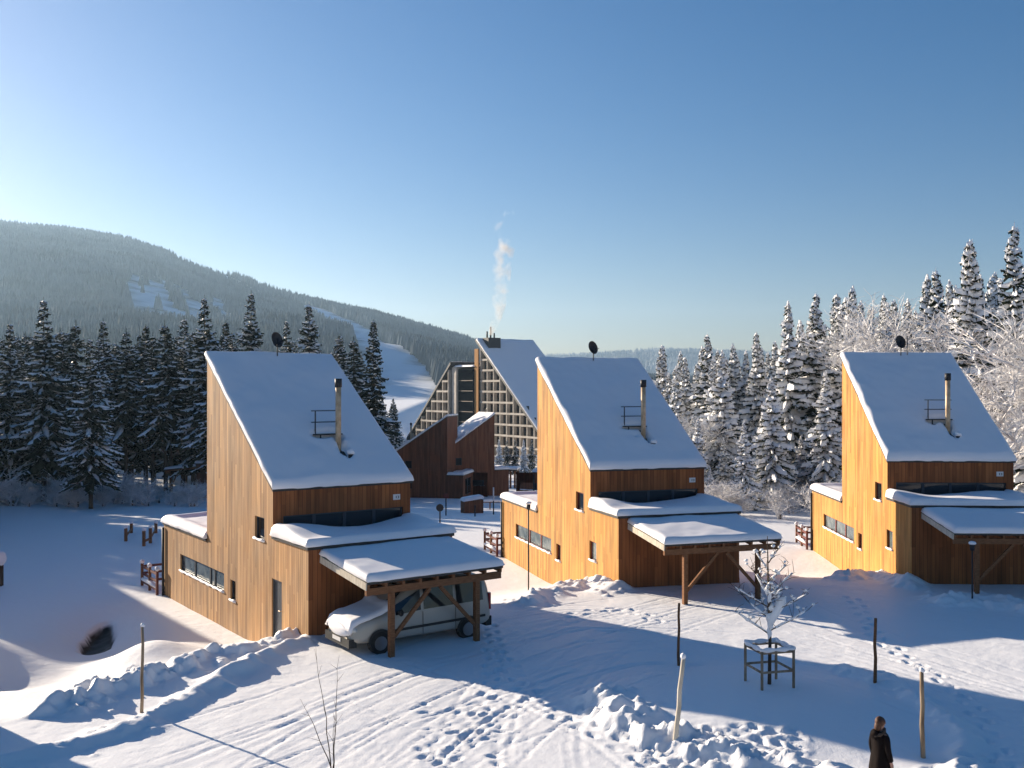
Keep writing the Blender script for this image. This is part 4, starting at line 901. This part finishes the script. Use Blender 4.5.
    g = MB(); g.blob((-2.25, 0, .68), (.16, .74, .2), 4, .2, 16, 8); g.build('grille_snow', M['roofsnow'], t, True)
van()

# ------------------------------------------------------------------ stakes and posts
def stake(bx, by, tx, ty, r, m, label, cap=True, name='wooden_stake', group='marker stakes in the snow'):
    x, y, z = at(bx, by); tz = CAMZ + (HOR - ty) * y / F; tx_ = (tx - 512) / F * y
    t = thing(name, (x, y, z), 0, label, 'stake', group); g = MB(); n = 6; h = tz - z
    g.tube([((tx_ - x) * k / n + .012 * math.sin(k * 2.2 + bx), .01 * math.cos(k * 1.7), -.4 + (h + .4) * k / n) for k in range(n + 1)], [r * (1.05 - .25 * k / n) for k in range(n + 1)], 9); g.build('shaft', m, t, True)
    if cap: g = MB(); g.blob((tx_ - x, 0, h + .02), (r * 1.2, r * 1.2, r * 1.2), int(bx)); g.build('snow_cap', M['roofsnow'], t, True)
stake(142, 712, 143, 626, .04, M['stake'], 'wooden stake in the snow bank at lower left')
stake(678, 665, 679, 603, .04, M['timber'], 'dark stake standing below the post of the middle carport', False)
stake(674, 733, 683, 657, .055, M['birch'], 'leaning pale stake at the left end of the snow mound')
stake(875, 682, 875, 618, .045, M['timber'], 'dark stake on the track right of the young tree', False)
stake(922.5, 757, 921.5, 671, .05, M['stake'], 'mottled stake right of the walking person')
def lamp(bx, by, ty, label):
    x, y, z = at(bx, by); h = CAMZ + (HOR - ty) * y / F - z; t = thing('path_lamp', (x, y, z), 0, label, 'lamp', 'thin path lamps'); g = MB(); g.tube([(0, 0, -.3), (0, 0, h - .25)], .028, 8); g.build('pole', M['dark'], t, True)
    g = MB(); g.tube([(0, 0, h - .25), (0, 0, h - .05)], [.07, .09], 10); g.build('lamp_head', M['dark'], t, True); g = MB(); g.blob((0, 0, h), (.13, .13, .07), 3, .1); g.build('snow_cap', M['roofsnow'], t, True)
lamp(528.5, 592, 503, 'thin dark path lamp in front of the strip window of the middle house')
lamp(972, 597, 543, 'thin path lamp beside the carport post of the rightmost house')

# young tree in its guard
def young_tree():
    x, y, z = at(769, 684); rd = random.Random(12)
    t = thing('young_tree', (x, y, z), 0, 'young bare tree with snow lumps on its branches, standing in a wooden guard', 'tree')
    h = CAMZ + (HOR - 536) * y / F - z; g = MB(); g.tube([(0, 0, -.3), (.02, 0, h * .3), (-.02, 0, h * .6), (-.04, 0, h)], [.05, .04, .028, .008], 8); tr = g.build('trunk', M['bark'], t, True)
    spec = [(.34, -1.0, .35, .9), (.36, .9, .3, .95), (.4, -.2, .6, .7), (.45, -1.2, .5, .9), (.48, 1.0, .75, 1.0), (.52, -1.35, .55, .85), (.55, .4, .6, .6), (.6, 1.2, .75, .9), (.66, -.8, .45, .7), (.7, .9, .45, .6), (.76, -.5, .35, .5), (.82, .4, .3, .4), (.5, .1, -.9, .8), (.58, -.3, .8, .8), (.42, .5, -.8, .7)]
    for f, dx, dyz, l in spec:
        sn = MB(); br = MB(); p = Vector((-.01, 0, h * f)); d = Vector((dx, rd.uniform(-.7, .7), .55 + .2 * abs(dyz))).normalized(); L = l * 1.15; pts = [p]
        for k in range(5): d = (d + Vector((rd.uniform(-.15, .15), rd.uniform(-.15, .15), .02))).normalized(); pts.append(pts[-1] + d * L / 5)
        br.tube(pts, [.018, .015, .012, .01, .008, .004], 6); a_ = rd.randint(0, 1); b_ = rd.randint(3, 6); n_ = [pts[i].lerp(pts[i + 1], q) + Vector((0, 0, .022)) for i in range(a_, min(b_, 5)) for q in (0, .33, .66)]; sn.tube(n_, [rd.uniform(.008, .034) for _ in n_], 7)
        for k in (1, 2, 2, 3, 3, 4, 4, 5):
            q = pts[k]; e = q + Vector((rd.uniform(-1, 1), rd.uniform(-1, 1), rd.uniform(.1, .8))).normalized() * rd.uniform(.2, .42); m_ = (q + e) / 2 + Vector((0, 0, .03)); br.tube([q, m_, e], [.007, .006, .003], 5)
            if rd.random() < .4: sn.blob(m_ + Vector((0, 0, .02)), (rd.uniform(.03, .06), rd.uniform(.03, .05), rd.uniform(.02, .035)), k + int(f * 100), .5, 8, 6)
        for k in range(1, 6):
            if rd.random() < .25: s_ = rd.uniform(.3, .8); sn.blob(pts[k] + Vector((0, 0, .03 * s_)), (.085 * s_, .07 * s_, .055 * s_), k + int(f * 300), .5, 8, 6)
        bo = br.build('branch', M['bark'], t, True); sn.build('branch_snow', M['treesnow'], bo, True)
    sn = MB()
    for k in range(6): sn.blob((rd.uniform(-.05, .05), -.02, h * (.34 + k * .06)), (.07, .06, .12), k, .5, 8, 6)
    sn.tube([(.0, -.03, h * .4), (.14, -.05, h * .48), (.3, -.05, h * .56), (.38, -.05, h * .6)], [.07, .1, .11, .04], 9)
    sn.build('trunk_snow', M['treesnow'], tr, True)
    g0 = thing('tree_guard', (x, y, z), .25, 'square wooden guard frame with snow on its top rails round the young tree', 'tree guard')
    s = .42; top = .92
    for a, b in ((-1, -1), (1, -1), (1, 1), (-1, 1)):
        g = MB(); g.tube([(a * s, b * s, -.4), (a * s, b * s, top)], .035, 8); g.build('post', M['stake'], g0, True)
    for zz in (top - .04, .42):
        for (a, b), (c_, d) in (((-1, -1), (1, -1)), ((1, -1), (1, 1)), ((1, 1), (-1, 1)), ((-1, 1), (-1, -1))):
            g = MB(); g.beam((a * s, b * s, zz), (c_ * s, d * s, zz), .03, .05); rl = g.build('rail', M['stake'], g0)
            if zz > .5: q = MB(); n = 7; q.tube([(a * s + (c_ - a) * s * k / n, b * s + (d - b) * s * k / n, zz + .07) for k in range(n + 1)], [.05 + .02 * math.sin(k * 1.9 + a) for k in range(n + 1)], 8); q.build('rail_snow', M['roofsnow'], rl, True)
young_tree()
# bare saplings in front
def sapling():
    x, y, z = gp(333, 775)[0], gp(333, 775)[1], .4; t = thing('sapling', (x, y, z), 0, 'tall thin leafless sapling with three wispy stems at the lower edge', 'sapling'); g = MB(); rd = random.Random(4)
    for dx, hh in ((-.35, 2.5), (.12, 2.35), (-.62, 1.5), (.02, 1.2)):
        pts = [Vector((0, 0, -.2))]
        for k in range(9): pts.append(Vector((dx * ((k + 1) / 9) ** 1.1 + rd.uniform(-.02, .02), rd.uniform(-.03, .03), hh * (k + 1) / 9)))
        g.tube(pts, [.013 - .0012 * k for k in range(10)], 5)
        for k in range(3, 9):
            if rd.random() < .75: e = pts[k] + Vector((rd.uniform(-.22, .22), rd.uniform(-.2, .2), rd.uniform(.1, .3))); g.tube([pts[k], e], [.004, .002], 4)
    g.build('stems', M['bark'], t, True)
sapling()
# posts near the left path, box, signs
def post_group(pxs, label):
    x, y, z = at(*pxs[0][:2]); t = thing('garden_fence', (x, y, z), 0, label, 'fence', 'short garden fences'); prev = None
    for bx, by, ty in pxs:
        X, Y, Z = at(bx, by); h = (by - ty) * Y / F; g = MB(); g.box((X - x - .07, Y - y - .07, -.4 + Z - z), (X - x + .07, Y - y + .07, Z - z + h)); q = g.build('post', M['timber'], t)
        g = MB(); g.blob((X - x, Y - y, Z - z + h + .05), (.12, .12, .1), int(bx)); g.build('post_snow', M['roofsnow'], q, True)
        if prev: g = MB(); g.beam((prev[0], prev[1], prev[2] + .25), (X - x, Y - y, Z - z + .25), .04, .12); g.build('rail', M['timber'], t)
        prev = (X - x, Y - y, Z - z)
post_group([(126, 541, 528), (131.5, 533, 523)], 'pair of dark snow capped posts furthest left behind the nearest house')
post_group([(144, 546, 530), (150.5, 543, 528), (156, 533, 523)], 'three dark snow capped posts close to the rear of the nearest house')
x, y, z = at(-1, 586); t = thing('snow_capped_post', (x, y, z), 0, 'stout post under a round snow cap at the left edge of the picture', 'post')
g = MB(); g.box((-.14, -.14, -.4), (.14, .14, .95)); g.build('post', M['bark'], t); g = MB(); g.blob((0, 0, 1.2), (.34, .34, .36), 4, .12, 14, 10); g.build('snow_cap', M['roofsnow'], t, True)
def sign(bx, by, ty, kind, label):
    x, y, z = at(bx, by); h = (by - ty) * y / F; t = thing('road_sign', (x, y, z), 0, label, 'sign', 'small signs by the far driveway'); g = MB(); g.tube([(0, 0, -.3), (0, 0, h)], .045, 8); g.build('post', M['dark'], t, True)
    if kind == 'round': g = MB(); g.tube([(0, -.05, h - .1), (0, -.09, h - .1)], .24, 18); p = g.build('sign_plate', M['dark'], t)
    if kind == 'red': g = MB(); g.box((-.17, -.09, h - .35), (.17, -.06, h)); p = g.build('sign_plate', M['rust'], t)
    if kind == 'plain': g = MB(); g.tube([(0, 0, h * .5), (0, 0, h)], .05, 8); p = g.build('pale_tip', M['plate'], t, True)
sign(446, 515, 493, 'red', 'post with a small dark red plate in front of the dark brown house'); sign(440, 524, 506, 'round', 'low post with a round dark disc beside the far driveway'); sign(493.5, 514, 487, 'plain', 'tall pale tipped marker post between the far driveway and the middle house')
x, y, z = at(472, 512); t = thing('waste_bin_shed', (x, y, z), .35, 'dark low wooden bin shed with a snowy lid by the far driveway', 'bin shed')
g = MB(); g.box((-.75, -.5, -.4), (.75, .5, 1.0)); g.build('shed_body', M['wood_dark'], t); link('lid_snow', snow_cap(-.75, .75, -.5, .5, lambda u, v: 0 * u + 1.0 + .12 * u, .25, .2, 3), t)
sign(475, 516, 505, 'none', 'short dark post in front of the bin shed')
# far snowy path rails and a free standing carport by the hotel road
x, y, z = at(505, 487); t = thing('shelter', (x, y, z), -.2, 'small open shelter on posts with a snowy flat roof right of the dark brown houses', 'shelter')
g = MB(); g.box((-1.9, -1.3, 2.35), (1.9, 1.3, 2.55)); rf = g.build('roof', M['trim'], t); link('roof_snow', snow_cap(-1.9, 1.9, -1.3, 1.3, lambda u, v: 0 * u + 2.55, .25, .2, 4), rf)
for a, b in ((-1.6, -1.1), (-1.6, 1.1), (1.0, -1.1), (1.6, 1.1), (1.6, -1.1)): g = MB(); g.box((a - .12, b - .12, -.5), (a + .12, b + .12, 2.348)); g.build('post', M['timber'], t)
x, y, z = at(490, 508); t = thing('driveway_rail', (x, y, z), .1, 'low snow topped rail along the far driveway', 'railing')
g = MB(); g.beam((-1.1, 0, .55), (1.1, 0, .55), .05, .1); rl = g.build('rail', M['timber'], t); g = MB(); g.tube([(-1.1, 0, .64), (0, 0, .67), (1.1, 0, .64)], [.08, .1, .08], 8); g.build('rail_snow', M['roofsnow'], t, True)
for a in (-1.0, 0, 1.0): g = MB(); g.box((a - .05, -.05, -.4), (a + .05, .05, .5)); g.build('post', M['timber'], t)

# ------------------------------------------------------------------ person
def skin_obj(name, joints, bones, m, parent, sub=2, root=0, loc=(0, 0, 0)):
    me = bpy.data.meshes.new(name); me.from_pydata([j[:3] for j in joints], bones, []); me.materials.append(m); o = link(name, me, parent, loc)
    md = o.modifiers.new('skin', 'SKIN'); md.use_smooth_shade = True; sb = o.modifiers.new('sub', 'SUBSURF'); sb.levels = sb.render_levels = sub
    for i, j in enumerate(joints):
        r = j[3] if not hasattr(j[3], '__len__') else j[3]; me.skin_vertices[0].data[i].radius = r if hasattr(r, '__len__') else (r, r)
    me.skin_vertices[0].data[root].use_root = True
    return o
def person():
    x, y, z = (880 - 512) / F * 18.2, 18.2, 0; z = ground_z(x, y) - .02; head_top = CAMZ + (HOR - 717) * y / F; sc = (head_top - z) / 1.74
    t = thing('person', (x, y, z), math.atan2(.42, .9), 'person in a long dark coat with fur trimmed hood, walking at the lower right', 'person'); t.scale = (sc, sc * .88, sc)
    skin = mat('skin', (.45, .24, .17), .55); coat = noisy(mat('dark glossy coat', rough=.8, spec=.08), (.006, .004, .004), (.014, .009, .008), 9, 4, .4, (1, 1, .4)); trou = mat('dark trousers', (.02, .02, .025), .8); hair = noisy(mat('brown hair', rough=.6, spec=.3), (.05, .022, .012), (.13, .055, .03), 22, 5, .5, (1, 1, .4)); fur = noisy(mat('fur trim', rough=.9), (.03, .022, .018), (.12, .085, .06), 30, 4, .8); boot = mat('boots', (.015, .013, .012), .5)
    # body: faces +x
    J = [(0, 0, .95, (.13, .17)), (0, 0, 1.15, (.11, .15)), (0, 0, 1.34, (.12, .18)), (0, 0, 1.46, (.06, .07)), (.01, 0, 1.52, (.055, .055)), (.02, 0, 1.60, (.1, .078)), (.02, 0, 1.68, (.095, .075))]; Bn = [(k, k + 1) for k in range(6)]
    for s in (-1, 1):
        i = len(J); J += [(0, s * .17, 1.40, .055), (-.02, s * .23, 1.16, .045), (.05, s * .25, .92, .034), (.07, s * .25, .86, (.022, .035)), (.09, s * .25, .80, (.018, .04))]; Bn += [(2, i), (i, i + 1), (i + 1, i + 2), (i + 2, i + 3), (i + 3, i + 4)]
        for k, (fy, fl) in enumerate(((-.03, .07), (-.01, .08), (.01, .075), (.03, .06))):
            a = len(J); J += [(.10, s * .25 + fy, .77, .009), (.115, s * .25 + fy, .77 - fl * .5, .008), (.105, s * .25 + fy, .77 - fl, .007)]; Bn += [(i + 4, a), (a, a + 1), (a + 1, a + 2)]
        a = len(J); J += [(.12, s * .235, .84, .011), (.145, s * .23, .80, .009)]; Bn += [(i + 3, a), (a, a + 1)]
        i = len(J); J += [(0, s * .09, .88, .09), (.02, s * .1, .5, .06), (-.02, s * .1, .1, .042), (.0, s * .1, .05, .045), (.14, s * .11, .03, .035)]; Bn += [(0, i), (i, i + 1), (i + 1, i + 2), (i + 2, i + 3), (i + 3, i + 4)]
    body = skin_obj('body', J, Bn, skin, t)
    g = MB(); g.blob((.115, 0, 1.605), (.03, .016, .028), 1, .05); g.build('nose', skin, t, True)
    for s in (-1, 1):
        g = MB(); g.blob((.1, s * .032, 1.635), (.012, .014, .009), 1, 0); g.build('eye', M['dark'], t, True); g = MB(); g.blob((.02, s * .082, 1.61), (.022, .01, .034), 1, .05); g.build('ear', skin, t, True)
    g = MB(); g.blob((.103, 0, 1.565), (.01, .026, .007), 1, 0); g.build('mouth', mat('lips', (.35, .12, .1), .5), t, True)
    g = MB(); g.blob((-.015, 0, 1.655), (.112, .098, .1), 7, .14, 18, 12); g.blob((-.065, 0, 1.57), (.07, .085, .1), 8, .15, 16, 10); g.build('hair', hair, t, True)
    # coat: lofted rings, with folds
    prof = [(1.475, .075, .085, .0), (1.45, .11, .14, -.01), (1.41, .135, .2, -.01), (1.33, .15, .225, -.01), (1.2, .15, .21, 0), (1.08, .145, .2, 0), (.95, .17, .225, 0), (.75, .2, .25, 0), (.55, .22, .27, 0), (.5, .215, .265, 0)]; n = 28; mb = MB()
    for k, (zz, rx, ry, ox) in enumerate(prof):
        for j in range(n):
            th = 6.28318 * j / n; f = 1 + .05 * (k / 9) * math.sin(th * 5 + k * .3) + .02 * math.sin(th * 9 + k); mb.v.append((ox + rx * f * math.cos(th), ry * f * math.sin(th), zz))
    for k in range(len(prof) - 1):
        for j in range(n): mb.f.append((k * n + j, (k + 1) * n + j, (k + 1) * n + (j + 1) % n, k * n + (j + 1) % n)); mb.uv.append(None); mb.m.append(0)
    ct = mb.build('coat', coat, t, True)
    for s in (-1, 1):
        skin_obj('sleeve', [(0, s * .12, 1.395, .085), (-.01, s * .2, 1.36, .08), (-.02, s * .245, 1.16, .07), (.04, s * .26, .95, .06), (.05, s * .26, .9, .06)], [(0, 1), (1, 2), (2, 3), (3, 4)], coat, ct)
        skin_obj('trouser_leg', [(0, s * .09, .9, .1), (.02, s * .1, .5, .085), (-.01, s * .1, .16, .07)], [(0, 1), (1, 2)], trou, t)
        skin_obj('boot', [(-.02, s * .1, .22, .062), (-.02, s * .1, .07, .06), (.08, s * .105, .05, .05), (.17, s * .11, .045, .045)], [(0, 1), (1, 2), (2, 3)], boot, t)
    g = MB(); pts = [(-.05 + .115 * math.cos(th), .125 * math.sin(th), 1.475 - .05 * math.cos(th) * -1 - .02) for th in [6.2832 * k / 18 for k in range(19)]]
    g.tube([(p[0], p[1], p[2]) for p in pts], [.038 + .008 * math.sin(k * 2.7) for k in range(19)], 9); g.build('hood_fur', fur, t, True)
    g = MB(); g.blob((-.14, 0, 1.40), (.07, .12, .1), 9, .2, 16, 10); g.build('hood', coat, t, True)
person()

# ------------------------------------------------------------------ steam from the hotel chimney
def steam():
    Y = 258.; x0 = px_at(490, Y); z0 = CAMZ + (HOR - 335) * Y / F
    g = MB(); n = 14; pts = []; rad = []
    for k in range(n + 1):
        q = k / n; zz = z0 + 33 * q; pts.append((px_at(490, Y) + 5.0 * q ** .8 + .8 * math.sin(q * 7), Y, zz)); rad.append(.5 + 4.2 * q ** .75)
    g.tube(pts, rad, 16); m = bpy.data.materials.new('steam'); m.use_nodes = True; T = m.node_tree; T.nodes.clear()
    out = T.nodes.new('ShaderNodeOutputMaterial'); pv = T.nodes.new('ShaderNodeVolumePrincipled'); pv.inputs['Color'].default_value = (1, .97, .95, 1); pv.inputs['Anisotropy'].default_value = .3
    tc = T.nodes.new('ShaderNodeTexCoord'); nz = T.nodes.new('ShaderNodeTexNoise'); nz.inputs['Scale'].default_value = .22; nz.inputs['Detail'].default_value = 4; T.links.new(tc.outputs['Object'], nz.inputs['Vector'])
    gz = T.nodes.new('ShaderNodeSeparateXYZ'); T.links.new(tc.outputs['Generated'], gz.inputs[0])
    mr = T.nodes.new('ShaderNodeMapRange'); mr.inputs['From Min'].default_value = .0; mr.inputs['From Max'].default_value = 1.0; mr.inputs['To Min'].default_value = .40; mr.inputs['To Max'].default_value = .69; T.links.new(gz.outputs[2], mr.inputs[0])
    sb = T.nodes.new('ShaderNodeMath'); sb.operation = 'SUBTRACT'; T.links.new(nz.outputs['Fac'], sb.inputs[0]); T.links.new(mr.outputs[0], sb.inputs[1])
    ml = T.nodes.new('ShaderNodeMath'); ml.operation = 'MULTIPLY'; ml.inputs[1].default_value = 2.6; ml.use_clamp = True; T.links.new(sb.outputs[0], ml.inputs[0]); T.links.new(ml.outputs[0], pv.inputs['Density'])
    T.links.new(pv.outputs[0], out.inputs['Volume']); o = g.build('steam_plume', m, None, True); tag(o, 'wispy white steam rising from the hotel rooftop chimney', 'steam', kind='stuff')
steam()

# ------------------------------------------------------------------ air
g = MB(); g.box((-5200, -900, -60), (5600, 5600, 435)); hz = g.build('haze', None or mat('haze'), None); tag(hz, 'thin cold haze that pales the distant slopes', 'haze', kind='stuff')
m = hz.data.materials[0]; T = m.node_tree; T.nodes.clear(); out = T.nodes.new('ShaderNodeOutputMaterial'); pv = T.nodes.new('ShaderNodeVolumePrincipled')
pv.inputs['Color'].default_value = (.5, .74, 1, 1); pv.inputs['Density'].default_value = .00011; pv.inputs['Anisotropy'].default_value = .45
T.links.new(pv.outputs[0], out.inputs['Volume'])
